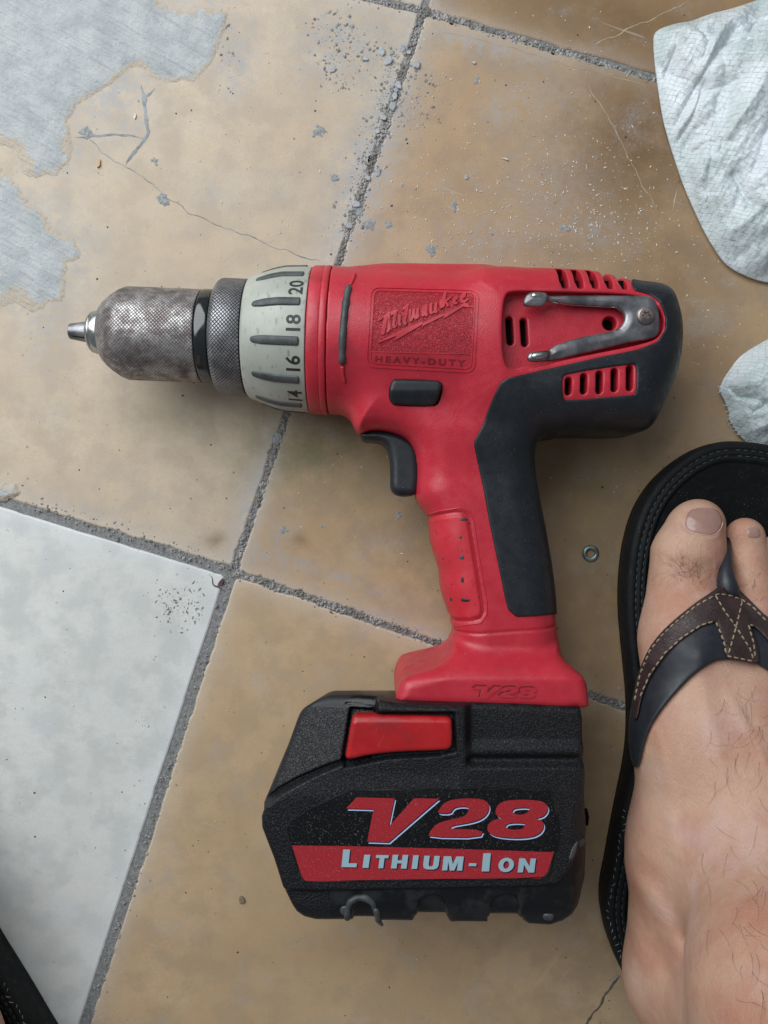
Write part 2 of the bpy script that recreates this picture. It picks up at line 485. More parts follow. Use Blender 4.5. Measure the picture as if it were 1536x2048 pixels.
# ------------------------------------------------------------------ floor: grout bed, tiles
def m_spot():
    q = N('cement_splash'); n1 = q.noise(1.1, 5, .7); c = q.mix(q.rng(n1, .35, .65), (.22, .235, .24), (.40, .41, .41))
    return q.out(c, .85, 0, q.bump(n1, .5), .2)
SPOT = m_spot()
def m_tile(name, c0, c1, c2, white=False):
    q = N(name)
    a = q.noise(.012, 6, .6); mt = q.noise(.33, 5, .7, vec=q.map(loc=(3, 71, 0))); b = q.noise(.06, 5, .6, vec=q.map(loc=(11, 3, 0)))
    c = q.mix(q.rng(a, .35, .65), c0, c1)
    c = q.mix(q.math('MULTIPLY', q.rng(b, .42, .62), .8), c, c2)
    c = q.mix(q.rng(mt, .30, .70, .0, .40), c, tuple(x*.80 for x in c1)); c = q.mix(q.math('MULTIPLY', q.attr('edge'), .6), c, (.62, .57, .50) if not white else (.72, .74, .77))
    fg = q.rng(q.noise(1.5, 3, .8, vec=q.map(loc=(8, 8, 0))), .32, .68, 0, .34); c = q.mix(fg, c, tuple(x*.66 for x in c1))
    gray = (.36, .365, .37)
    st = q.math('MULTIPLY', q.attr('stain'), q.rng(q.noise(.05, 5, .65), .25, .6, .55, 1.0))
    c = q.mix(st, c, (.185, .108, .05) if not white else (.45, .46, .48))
    ol = q.math('MULTIPLY', q.attr('olive_shade'), q.rng(q.noise(.07, 5, .65), .25, .7, .4, 1.0))
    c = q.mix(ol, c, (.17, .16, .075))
    du = q.math('MULTIPLY', q.attr('dust'), q.rng(q.noise(.22, 8, .75), .38, .58, .10, 1.0))
    gd = q.math('MULTIPLY', q.rng(q.noise(.035, 7, .72, vec=q.map(loc=(90, 4, 0))), .50, .68), q.rng(q.noise(.8, 5, .75), .40, .60, .2, 1)); du = q.math('MAXIMUM', du, q.math('MULTIPLY', gd, .42 if not white else .5))
    c = q.mix(du, c, gray if not white else (.60, .63, .68))
    # dark pits and pale specks
    pit = q.rng(q.voro(.13), .10, .05); pr = q.rng(q.noise(.05, 2), .42, .6)
    c = q.mix(q.math('MULTIPLY', q.math('MULTIPLY', pit, pr), .55), c, (.10, .08, .06) if not white else (.30, .31, .33))
    sp = q.rng(q.noise(1.8, 3, .7), .685, .72); c = q.mix(q.math('MULTIPLY', sp, .5), c, (.14, .12, .10) if not white else (.42, .42, .42))
    fb = q.rng(q.noise(.75, 3, .6, dist=2.5, vec=q.map(sc=(1, .5, 1), rot=(0, 0, .8), loc=(2, 6, 0))), .66, .70); c = q.mix(q.math('MULTIPLY', fb, .5), c, (.20, .16, .12) if not white else (.36, .37, .38))
    # faint scratches
    for rot, lo in ((.35, .735), (-.9, .75)):
        sc = q.rng(q.noise(.35, 2, .5, vec=q.map(sc=(.06, 1.5, 1), rot=(0, 0, rot))), lo, lo+.03)
        c = q.mix(q.math('MULTIPLY', sc, .35), c, (.62, .56, .46) if not white else (.45, .46, .48))
    h = q.bump(q.noise(1.4, 5, .65), .09, 1.0, q.bump(q.noise(.12, 4), .12))
    return q.out(c, q.rng(b, .3, .7, .42, .6), 0, h, .35)
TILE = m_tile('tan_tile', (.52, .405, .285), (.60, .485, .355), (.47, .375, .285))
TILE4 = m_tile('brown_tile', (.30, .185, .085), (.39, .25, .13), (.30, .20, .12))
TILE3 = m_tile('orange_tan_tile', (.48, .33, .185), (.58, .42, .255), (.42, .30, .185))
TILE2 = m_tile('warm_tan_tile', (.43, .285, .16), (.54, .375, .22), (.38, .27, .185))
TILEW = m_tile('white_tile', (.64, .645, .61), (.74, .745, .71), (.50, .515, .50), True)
def m_grout(name, a, b, bd):
    q = N(name); n1 = q.noise(.7, 5, .7); c = q.mix(q.rng(n1, .3, .7), a, b)
    c = q.mix(q.rng(q.voro(1.1), .28, .16, 0, .5), c, (.5, .5, .48))
    return q.out(c, .85, 0, q.bump(q.math('ADD', n1, q.noise(.18, 4)), bd), .2)
GROUT = m_grout('grout', (.15, .15, .147), (.29, .292, .29), .5)
def m_cement():
    q = N('trowelled_cement')
    st = q.noise(.5, 4, .6, vec=q.map(sc=(.10, 1.5, 1), rot=(0, 0, .52)))
    n1 = q.noise(.09, 5, .6); c = q.mix(q.rng(n1, .3, .7), (.41, .435, .445), (.54, .56, .56))
    c = q.mix(q.rng(st, .52, .70, 0, .35), c, (.30, .33, .35))
    thin = q.attr('thin'); e = q.rng(q.math('ADD', thin, q.math('MULTIPLY', q.noise(.35, 7, .8), 1.3)), 1.17, 1.30)
    c = q.mix(q.math('MULTIPLY', e, .9), c, (.54, .46, .36))
    c = q.mix(q.rng(q.noise(1.6, 3, .7), .66, .72, 0, .6), c, (.16, .17, .18))
    h = q.bump(st, .9, 1.0, q.bump(q.noise(.6, 6, .7), .7))
    return q.out(c, .8, 0, h, .25)
CEM = m_cement()
GRIT = plain('grey_grit', (.31, .30, .285), .85, spec=.2, var=.3)
CHIP = plain('cement_chip', (.42, .45, .47), .85, bs=1.5, bd=.15, spec=.2)
SHAVE = plain('pale_shaving', (.60, .55, .45), .4, spec=.6)
SHAVED = plain('dark_speck', (.05, .045, .04), .7)

J00 = np.array([466, 1145.]); JT = np.array([848, 22.]); JR = np.array([466+1121, 1145+385.]); JTR = np.array([848+1121, 22+320.])
JL = J00-(1121, 345); JTL = JT-np.array([1110, 262.]); JB = J00+(-367, 1125.); JBR = JR+(-367, 1125.); JBL = JL+(-360, 1130.)
JTT = JT+(382, -1123.); JTTR = JTR+(382, -1123.); JTTL = JTL+(382, -1123.)
bed_pts = [(-1400, -1300), (3000, -1300), (3000, 3400), (-1400, 3400)]
bp = at2(bed_pts, -.75)
floor = mesh_obj('floor', np.array([(x, y, -.75) for x, y in bp]+[(x, y, -9) for x, y in bp]),
                 [(3, 2, 1, 0), (4, 5, 6, 7), (0, 1, 5, 4), (1, 2, 6, 5), (2, 3, 7, 6), (3, 0, 4, 7)], GROUT, None, (0, 0, 0), smooth=False, kind='structure')
def blobs(X, Y, L):
    r = np.zeros(np.shape(X))
    for cx, cy, rx, ry, ang, a in L:
        c, s = math.cos(ang), math.sin(ang); dx = X-cx; dy = Y-cy
        u = (dx*c+dy*s)/rx; v = (-dx*s+dy*c)/ry
        r = np.maximum(r, a*np.exp(-(u*u+v*v)))
    return r
DUST = [(330, 40, 170, 80, 0, .8), (220, 190, 110, 50, -.5, .9), (110, 300, 90, 60, 0, .8), (70, 470, 110, 110, 0, .8), (90, 600, 90, 60, 0, .8), (170, 490, 60, 60, 0, .6), (745, 300, 60, 330, .33, .95), (690, 90, 120, 90, 0, .8), (470, 120, 45, 90, .2, .85), (230, 250, 110, 60, 0, .55), (130, 540, 90, 60, 0, .6),
        (430, 385, 80, 35, .3, .45), (560, 380, 60, 40, 0, .35), (1000, 215, 35, 45, 0, .6), (980, 480, 120, 60, 0, .4), (1100, 380, 100, 160, 0, .35), (960, 90, 160, 22, .29, .8),
        (1090, 190, 100, 60, 0, .35), (830, 640, 200, 150, 0, .3), (1190, 460, 60, 40, 0, .5), (505, 1000, 26, 130, .33, .85), (520, 1120, 60, 24, .3, .5),
        (540, 1110, 90, 15, .33, .6), (640, 1140, 200, 10, .33, .7), (80, 620, 70, 120, 0, .6), (250, 640, 120, 60, 0, .3), (420, 690, 200, 90, 0, .25),
        (820, 1250, 160, 10, .33, .6), (200, 1030, 260, 14, .31, .4)]
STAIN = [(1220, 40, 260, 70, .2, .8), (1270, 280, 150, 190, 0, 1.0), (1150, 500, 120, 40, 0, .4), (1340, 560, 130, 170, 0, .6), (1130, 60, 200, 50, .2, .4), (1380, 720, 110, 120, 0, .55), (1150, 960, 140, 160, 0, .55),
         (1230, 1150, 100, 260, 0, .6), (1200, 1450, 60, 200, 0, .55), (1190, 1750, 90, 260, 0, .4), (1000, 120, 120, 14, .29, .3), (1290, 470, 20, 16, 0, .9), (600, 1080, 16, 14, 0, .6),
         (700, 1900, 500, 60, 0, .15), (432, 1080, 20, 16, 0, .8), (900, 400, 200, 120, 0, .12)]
OLIVE_SHADE = [(640, 890, 190, 95, 0, .95), (400, 850, 190, 50, .15, .45), (860, 1060, 200, 120, .3, .45), (760, 960, 120, 90, 0, .6), (1180, 1000, 110, 200, 0, .45), (560, 940, 60, 70, 0, .5)]  # olive tint of the drill's shadow, painted into the tile colour
TLINES = [((848, 22), (466, 1145), (99, 2270)), ((848, 22), (1969, 342)), ((466, 1145), (1587, 1530)), ((466, 1145), (-655, 800)), ((848, 22), (-262, -240))]
def offset_poly(P, d):
    """inset a dense CCW polygon by d"""
    T = np.roll(P, -1, 0)-np.roll(P, 1, 0); L = np.linalg.norm(T, axis=1)[:, None]; T = T/np.maximum(L, 1e-9)
    Nn = np.stack([-T[:, 1], T[:, 0]], 1)
    return P+Nn*d
def tile(corners, mat, half=9, rag=1.0, seed=0, ztop=0.0, fine=True, label=None, insets=None):
    C = np.array(corners, float)
    n = len(C); ins = insets or [half]*n
    # inset each side in pixels
    lines = []
    cen = C.mean(0)
    for i in range(n):
        a = C[i]; b = C[(i+1) % n]; t = (b-a)/np.linalg.norm(b-a); nn = np.array([-t[1], t[0]])
        if np.dot(cen-a, nn) < 0: nn = -nn
        lines.append((a+nn*ins[i], t))
    Q = []
    for i in range(n):
        (p, t), (q, s) = lines[i-1], lines[i]
        A = np.array([[t[0], -s[0]], [t[1], -s[1]]]); u = np.linalg.solve(A, q-p)[0]; Q.append(p+t*u)
    P = at2(Q, 0)
    if area2(P) < 0: P = P[::-1]
    step = 1.2 if fine else 8
    # small corner radius
    P2 = []
    for i in range(n):
        a, b, c = P[i-1], P[i], P[(i+1) % n]
        u = (a-b)/np.linalg.norm(a-b); v = (c-b)/np.linalg.norm(c-b)
        P2 += [b+u*2.0, b+u*.6+v*.6, b+v*2.0]
    D = densify(P2, step)
    if fine:
        w1 = fbm(D[:, 0]*.12, D[:, 1]*.12, 4, seed)*.9*rag; w2 = np.maximum(0, fbm(D[:, 0]*.5, D[:, 1]*.5, 3, seed+5)-.25)*2.0*rag
        D = offset_poly(D, 0)+0
        T = np.roll(D, -1, 0)-np.roll(D, 1, 0); T /= np.linalg.norm(T, axis=1)[:, None]; Nn = np.stack([-T[:, 1], T[:, 0]], 1)
        D = D+Nn*(w1+w2)[:, None]
    r0 = np.column_stack([D, np.full(len(D), ztop-7)]); r1 = np.column_stack([D, np.full(len(D), ztop-1.0)])
    D1 = offset_poly(D, .45); D2 = offset_poly(D, 1.1)
    r2 = np.column_stack([D1, np.full(len(D), ztop-.35)]); r3 = np.column_stack([D2, np.full(len(D), ztop-.06)])
    bm = bmesh.new()
    rings = [[bm.verts.new(p) for p in r] for r in (r0, r1, r2, r3)]
    k = len(D)
    for a, b in zip(rings[:-1], rings[1:]):
        for i in range(k):
            j = (i+1) % k; bm.faces.new((a[i], a[j], b[j], b[i]))
    bm.faces.new(rings[0][::-1])
    top = bm.faces.new(rings[3])
    if fine:
        res = bmesh.ops.triangulate(bm, faces=[top])
        faces = res['faces']
        lo = D.min(0); hi = D.max(0)
        for ax in (0, 1):
            c = max(lo[ax], -240)+6
            while c < min(hi[ax], 240):
                p = [0, 0, 0]; p[ax] = c; nn = [0, 0, 0]; nn[ax] = 1
                fs = [f for f in faces if f.is_valid]
                es = {e for f in fs for e in f.edges}; vs = {v for f in fs for v in f.verts}
                r = bmesh.ops.bisect_plane(bm, geom=list(vs)+list(es)+fs, plane_co=p, plane_no=nn, dist=1e-4)
                faces = [f for f in r['geom'] if isinstance(f, bmesh.types.BMFace)]
                c += 6
    bm.verts.index_update()
    V = np.array([v.co[:] for v in bm.verts]); Fc = [tuple(v.index for v in f.verts) for f in bm.faces]; bm.free()
    o = mesh_obj('tile', V, Fc, mat, floor, smooth=False, label=label)
    me = o.data
    px = V[:, 0]*F/HC+768; py = -V[:, 1]*F/HC+1024
    for nm, f in (('dust', blobs(px, py, DUST)), ('stain', blobs(px, py, STAIN)), ('olive_shade', blobs(px, py, OLIVE_SHADE))):
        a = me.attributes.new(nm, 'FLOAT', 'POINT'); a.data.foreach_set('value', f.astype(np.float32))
    de = np.abs(sdpoly(D[::8], V[:, 0], V[:, 1])); a = me.attributes.new('edge', 'FLOAT', 'POINT'); a.data.foreach_set('value', np.exp(-de/4.0).astype(np.float32))
    return o
# sides in order: corner0-1, 1-2, ...
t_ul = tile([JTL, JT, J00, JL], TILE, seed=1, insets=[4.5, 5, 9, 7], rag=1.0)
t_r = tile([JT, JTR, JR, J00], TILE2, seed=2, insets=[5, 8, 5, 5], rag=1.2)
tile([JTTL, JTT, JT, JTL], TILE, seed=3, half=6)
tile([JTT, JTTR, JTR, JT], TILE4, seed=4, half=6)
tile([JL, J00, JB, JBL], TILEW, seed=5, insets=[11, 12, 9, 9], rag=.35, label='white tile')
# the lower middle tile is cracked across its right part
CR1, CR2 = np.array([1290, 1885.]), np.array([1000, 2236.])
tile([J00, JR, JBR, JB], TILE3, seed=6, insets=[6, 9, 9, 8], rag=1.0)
for i in (-1, 0, 1):
    for j in (-2, -1, 0, 1):
        c = [J00+i*np.array([1121, 365.])+j*np.array([-367, 1125.])]
        if (i in (-1, 0) and j in (-1, 0)) : continue
        if j == -2 and i in (-1, 0): continue
        c = [c[0], c[0]+(1121, 365), c[0]+(1121-367, 365+1125), c[0]+(-367, 1125)]
        tile(c, TILE2 if (i+j) % 2 else TILE, fine=False, half=9, seed=9)

# cracks: narrow ribbons of filler over the tile
CRM = plain('crack_filler', (.27, .29, .30), .85, bs=1, bd=.3, spec=.2, var=.3)
CRD = plain('dark_crack', (.13, .105, .08), .9, spec=.1)
def crack(pts, wd, par, mat=CRM, seed=0, z=.06, name='crack', label=None):
    P = densify(at2(pts, 0), .8, closed=False)
    T = np.gradient(P, axis=0); T /= np.linalg.norm(T, axis=1)[:, None]; Nn = np.stack([-T[:, 1], T[:, 0]], 1)
    k = np.arange(len(P))
    P = P+Nn*(fbm(k*.13, k*0+seed, 3, seed)*1.0)[:, None]
    wv = wd*.5*(.45+.9*np.abs(fbm(k*.22, k*0+3.3, 3, seed+3)))*np.clip(np.minimum(k, len(P)-1-k)/6, .15, 1)
    a = P+Nn*wv[:, None]; b = P-Nn*wv[:, None]
    V = np.concatenate([np.column_stack([a, np.full(len(P), z*.3)]), np.column_stack([P, np.full(len(P), z*1.6)]), np.column_stack([b, np.full(len(P), z*.3)])])
    n = len(P); Fc = [(i, i+1, n+i+1, n+i) for i in range(n-1)]+[(n+i, n+i+1, 2*n+i+1, 2*n+i) for i in range(n-1)]
    Fc = [f[::-1] if area2(V[list(f)][:, :2]) < 0 else f for f in Fc]
    return mesh_obj(name, V, Fc, mat, par, smooth=True, label=label)
crack([(282, 170), (290, 215), (296, 262), (286, 280), (262, 310), (250, 330)], 2.6, t_ul, seed=1)
crack([(286, 277), (255, 272), (226, 268), (190, 273), (150, 274)], 1.6, t_ul, seed=2)
crack([(172, 272), (205, 305), (250, 333), (300, 365), (345, 402), (385, 428), (440, 452), (500, 473), (560, 498), (640, 522)], .6, t_ul, seed=3)
crack([(310, 178), (290, 195), (283, 200)], 2.2, t_ul, seed=4)
SCR = plain('pale_scratch', (.62, .53, .38), .5)
SCR2 = plain('faint_scratch', (.44, .34, .23), .5)
crack([(1180, 92), (1240, 66), (1300, 38), (1378, 2)], .8, t_r, SCR2, seed=6, name='scratch', z=.02)
crack([(1172, 165), (1210, 225), (1250, 300), (1280, 360), (1316, 425)], .5, t_r, SCR2, seed=7, name='scratch', z=.02)
crack([(1356, 376), (1350, 398), (1343, 424)], .5, t_r, SCR, seed=8, name='scratch', z=.02)
crack([(880, 60), (1000, 90), (1100, 118), (1310, 178)], .4, t_r, SCR2, seed=18, name='scratch', z=.02)
crack([(1240, 1950), (1215, 1985), (1180, 2036), (1150, 2080)], 1.6, t_r, CRD, seed=9)

# trowelled cement patches, a thin raised skin over the tiles
def patch(loops, tmax, seed, name='cement_patch', label=None, res=.5, par=floor, falloff=3.0, mat=None):
    P = [at2(l, 0) for l in loops]
    lo = np.min([p.min(0) for p in P], 0)-2; hi = np.max([p.max(0) for p in P], 0)+2
    xs = np.arange(lo[0], hi[0], res); ys = np.arange(lo[1], hi[1], res); X, Y = np.meshgrid(xs, ys, indexing='ij')
    d = np.min([sdpoly(p, X, Y) for p in P], 0)
    d = d+(fbm(X*.16, Y*.16, 5, seed)*3.2 if mat is None else fbm(X*.55, Y*.55, 4, seed)*2.6+.3)
    ins = -d
    t = tmax*np.clip(ins/falloff, 0, 1)**(.5 if mat is not None else .65)*(1+.35*fbm(X*.05, Y*.05, 3, seed+4))
    u = X*math.cos(.5)-Y*-math.sin(.5)*-1
    u = X*.48+Y*.877
    t = t+np.clip(ins/4, 0, 1)*.10*fbm(u*.9, (X*.877-Y*.48)*.05, 3, seed+9)
    keep = (ins > 0)
    fk = keep[:-1, :-1] | keep[1:, :-1] | keep[:-1, 1:] | keep[1:, 1:]
    Z = np.where(keep, np.maximum(t, .02), -.05)
    idx = np.full(X.shape, -1); used = np.zeros(X.shape, bool)
    used[:-1, :-1] |= fk; used[1:, :-1] |= fk; used[:-1, 1:] |= fk; used[1:, 1:] |= fk
    idx[used] = np.arange(used.sum())
    V = np.stack([X[used], Y[used], Z[used]], 1)
    I, J = np.nonzero(fk)
    Q = np.stack([idx[I, J], idx[I+1, J], idx[I+1, J+1], idx[I, J+1]], 1)
    o = mesh_obj(name, V, Q, mat or CEM, par, smooth=True, label=label)
    a = o.data.attributes.new('thin', 'FLOAT', 'POINT')
    wide = 1-np.clip(ins/11, 0, 1); blot = np.clip(fbm(X*.035, Y*.035, 3, seed+30)*1.3, 0, .38)
    a.data.foreach_set('value', (wide**1.6*(.72 if mat is None else .0)+blot)[used].astype(np.float32))
    return o
patch([[(-60, -60), (292, -60), (330, 24), (362, 28), (401, 20), (456, 26), (452, 60), (438, 108), (424, 132), (402, 152), (374, 161), (318, 160), (290, 140), (272, 134), (246, 152), (200, 182),
        (165, 200), (138, 238), (138, 272), (145, 280), (140, 326), (115, 352), (82, 350), (54, 346), (24, 302), (0, 290), (-60, 280)]], .75, 3, label='large trowelled grey cement patch', falloff=6)
patch([[(-60, 330), (0, 338), (18, 350), (44, 374), (58, 404), (90, 438), (118, 468), (148, 476), (160, 506), (138, 524), (130, 560), (120, 600), (60, 620), (30, 600), (-60, 640)]], .6, 8, label='lower grey cement smear with ragged edge', falloff=8)
patch([[(-60, 968), (10, 972), (30, 975), (44, 984), (40, 995), (10, 1003), (-60, 990)]], 1.3, 12, label='small cement lump at the joint')
for cx, cy, r in ((637, 264, 11), (865, 503, 14), (906, 413, 9), (779, 449, 8), (566, 1057, 9), (668, 356, 8), (795, 1032, 9), (720, 420, 12), (740, 450, 13), (690, 545, 14),
                  (955, 163, 7), (1130, 455, 9), (555, 875, 12), (1050, 990, 6), (648, 1053, 5), (170, 262, 13), (310, 325, 8), (328, 402, 10)):
    a = np.arange(10)*.628; rr = r*(.75+.4*rng.random(10))
    par = t_ul if cx+(cy-22)*.34 < 848 else t_r
    patch([np.column_stack([cx+np.cos(a)*rr, cy+np.sin(a)*rr])], .22, int(cx), name='cement_spot', res=.28, par=par, falloff=1.4, mat=SPOT)
# spilled cement crumbs in the long joint: grit as uncountable stuff
def grains(name, pts, size, mat, flat=.6, elong=1.0, label=None, z0=0, rand=.5):
    n = len(pts); base = np.array([(1, 0, 0), (0, 1, 0), (-1, 0, 0), (0, -1, 0), (0, 0, 1), (0, 0, -.6)], float)
    fc = np.array([(0, 1, 4), (1, 2, 4), (2, 3, 4), (3, 0, 4), (1, 0, 5), (2, 1, 5), (3, 2, 5), (0, 3, 5)])
    s = size*(.35+rng.random(n)**5*2.6); a = rng.random(n)*6.283
    jit = 1+rand*(rng.random((n, 6, 3))-.5)*1.2
    B = base[None]*jit; B[:, :, 0] *= elong*(.7+.6*rng.random((n, 1))); B[:, :, 2] *= flat
    B = B*s[:, None, None]
    c, si = np.cos(a)[:, None], np.sin(a)[:, None]
    X = B[:, :, 0]*c-B[:, :, 1]*si; Y = B[:, :, 0]*si+B[:, :, 1]*c
    tl = (rng.random((n, 1))-.5)*.6; Z = B[:, :, 2]+B[:, :, 0]*tl
    V = np.stack([X+pts[:, 0:1], Y+pts[:, 1:2], Z+pts[:, 2:3]+(s*flat*.4)[:, None]], 2).reshape(-1, 3)
    Fc = (fc[None]+(np.arange(n)*6)[:, None, None]).reshape(-1, 3)
    o = mesh_obj(name, V, Fc, mat, None, (0, 0, 0), smooth=False, kind='stuff'); 
    if label: o['label'] = label
    return o
def onseg(a, b, n, spread):
    t = rng.random(n)[:, None]; p = np.array(a)*(1-t)+np.array(b)*t
    d = np.array(b, float)-np.array(a); d /= np.linalg.norm(d); nn = np.array([-d[1], d[0]])
    return p+nn*(rng.normal(0, 1, n)*spread)[:, None]
def topix(P, z): return np.column_stack([at2(P, 0), np.full(len(P), z)])
g = [onseg((848, 22), (675, 530), 2800, 5.5), onseg((675, 530), (466, 1145), 1500, 4), onseg((848, 22), (1320, 165), 1800, 4.2), onseg((690, -10), (848, 22), 500, 6),
     onseg((466, 1145), (905, 1292), 1500, 5.5), onseg((60, 1005), (466, 1135), 900, 8), onseg((466, 1145), (160, 2100), 500, 6), onseg((1160, 1385), (1290, 1425), 300, 5)]
g = np.concatenate(g); grains('joint_grit', topix(g, -.42), .33, GRIT, label='grey crumbs filling the tile joints')
g = [onseg((800, 100), (690, 470), 700, 16), onseg((690, 60), (800, 160), 160, 20), onseg((660, 20), (690, 180), 380, 26), onseg((860, 140), (830, 260), 120, 20),
     np.column_stack([rng.normal(455, 14, 90), rng.normal(90, 45, 90)]), np.column_stack([rng.normal(820, 40, 200), rng.normal(200, 60, 200)])]
g = np.concatenate(g); grains('cement_crumbs', topix(g, -.03), .30, GRIT, flat=.42, elong=1.3, label='grey cement crumbs scattered beside the joint')
n = 900; g = np.column_stack([rng.random(n)*1536, rng.random(n)*2048])
grains('pale_specks', topix(g, .0), .13, SHAVE, label='tiny pale specks over the tiles')
n = 900; g = np.column_stack([rng.random(n)*1536, rng.random(n)*2048])
grains('dark_specks', topix(g, .0), .20, SHAVED, label='tiny dark specks over the tiles', flat=.3)
g = np.concatenate([np.column_stack([rng.normal(c[0], c[2], c[4]), rng.normal(c[1], c[3], c[4])]) for c in
                    ((1000, 430, 150, 70, 1300), (1250, 470, 90, 90, 800), (1150, 330, 120, 150, 800), (860, 220, 120, 120, 300), (560, 300, 130, 150, 160), (1420, 660, 70, 80, 160),
                     (1340, 470, 70, 60, 160), (700, 960, 160, 60, 120), (1180, 1250, 70, 250, 90), (1040, 480, 25, 15, 60), (1200, 300, 100, 60, 120), (1100, 80, 160, 50, 120))])
grains('metal_shavings', topix(g, .0), .13, SHAVE, elong=2.2, flat=.5, label='short pale shavings scattered over the tiles')
# pits on the white tile
n = 260; g = np.column_stack([rng.uniform(310, 408, n), 1215+rng.normal(0, 22, n)+.25*rng.uniform(-40, 40, n)]); g = np.concatenate([g, np.column_stack([290+rng.normal(0, 8, 14), 1445+rng.normal(0, 6, 14)])])
PITM = plain('grey_pit', (.20, .20, .19), .8)
pt = grains('pits', topix(g, -.02), .19, PITM, flat=.12, elong=2.6, label='dark pits in the white tile corner')
# ------------------------------------------------------------------ the drill
ZA = 31.5
def axpt(px, z):            # point on the barrel axis line seen at photo column px when at height z
    return at(px, 657+.04*px, z)
AX0 = np.array(at(560, 657+.04*560, ZA))
adir = np.array([1, -.04, 0.]); adir /= np.linalg.norm(adir); aperp = np.array([.04, 1, 0.]); aperp /= np.linalg.norm(aperp)
def ax_of_px(px, r):        # axial coordinate (mm, from AX0) of a feature seen on the ridge of the cylinder at column px
    y = 657+.04*px
    p = np.array(at(px, y, ZA+r)); return float(np.dot(p-AX0, adir))
def rpx(r): return r*(HC-ZA)/F
drill = thing('cordless_drill', 'red and black cordless hammer drill lying on its side on the tan tiles', 'drill', (AX0[0], AX0[1], 0))

def revolve(name, prof, mat, parent=drill, seg=96, label=None, smooth=True, sharp=True):
    """prof: list of (axial mm, radius mm)"""
    rings = []
    a = np.arange(seg)*2*math.pi/seg
    pts = []
    for i, (x, r) in enumerate(prof):
        pts.append((x, r))
        if sharp and 0 < i < len(prof)-1: pts.append((x, r))
    pts = [prof[0]]
    for i in range(1, len(prof)-1):
        (x0, r0), (x1, r1), (x2, r2) = prof[i-1], prof[i], prof[i+1]
        u = Vector((x1-x0, r1-r0)); v = Vector((x2-x1, r2-r1))
        if sharp and u.length > 0 and v.length > 0 and u.angle(v) > .35:
            e = min(.25, u.length*.3, v.length*.3); u.normalize(); v.normalize()
            pts += [(x1-u.x*e, r1-u.y*e), (x1+v.x*e, r1+v.y*e)]
        else: pts.append((x1, r1))
    pts.append(prof[-1])
    for x, r in pts:
        p = AX0+adir*x
        rings.append(p+max(r, .01)*(np.cos(a)[:, None]*np.array([0, 0, 1.])+np.sin(a)[:, None]*aperp))
    V, Fc = lofts(rings)
    # outward orientation: rings advance along the axis, angle from z to +perp
    Fc = [f[::-1] for f in Fc]
    return mesh_obj(name, V, Fc, mat, parent, smooth=smooth, label=label)
def xr(*L):   # (px column on the ridge, radius in px) -> profile
    return [(ax_of_px(p, rpx(r)), rpx(r)) for p, r in L]

def xs_(*L):
    return [(float(np.dot(np.array(at(p, 657+.04*p, ZA))-AX0, adir)), rpx(r)) for p, r in L]
# chuck: jaws, nose, knurled sleeve, black ring
sleeve = revolve('chuck_sleeve', xr((188, 45), (189, 60), (192, 65), (203, 77), (216, 87), (227, 91.5))+xr((380, 91.5), (384, 90), (384.5, 70)), KN1, label='worn knurled steel chuck sleeve')
revolve('chuck_collar', xr((167, 20), (168, 36), (171, 40.5), (173, 41), (174.5, 40), (176, 42.5), (189, 45.5), (196, 45.5)), STEEL)
for k in range(3):
    a0 = math.pi/2*0+k*2*math.pi/3+.25
    rings = []
    x0, x1 = ax_of_px(133, rpx(16)), ax_of_px(178, rpx(22))
    for t in (0, .03, 1):
        x = x0+(x1-x0)*t; r = rpx(15+8*t)*(0.86 if t == 0 else 1)
        aa = np.linspace(a0-.96, a0+.96, 12)
        ring = [AX0+adir*x+r*(math.cos(q)*np.array([0, 0, 1.])+math.sin(q)*aperp) for q in aa]
        ring.append(AX0+adir*x+.6*(math.cos(a0)*np.array([0, 0, 1.])+math.sin(a0)*aperp))
        rings.append(np.array(ring))
    V, Fc = lofts(rings); Fc = [f[::-1] for f in Fc]
    mesh_obj('jaw', V, Fc, DSTEEL, drill, smooth=False)
revolve('chuck_ring', xr((384.6, 70), (385, 91), (388, 92.5), (408, 92.5), (411, 91), (411.5, 70)), GLOSSB)
revolve('inner_sleeve', xr((409, 60), (410, 84), (424, 84), (426, 60)), BLK)
revolve('knurled_ring', xr((412, 84), (413, 103), (417, 111), (423, 114.5), (474, 114.5), (476, 112), (477, 90)), KN2)
collar = revolve('torque_collar', xr((477.5, 100), (478, 115), (481, 119), (500, 126), (530, 135), (552, 139.5), (606, 142), (608.5, 141), (609, 110)), CREAM, label='cream clutch ring with numbers and grey grip ribs', seg=120)
front = revolve('front_ring', xr((609.5, 110), (610, 142.5), (613, 144.5), (634, 145.5), (636, 144.2), (638, 145.6), (648, 146), (650, 143), (652, 120)), RED, seg=120)

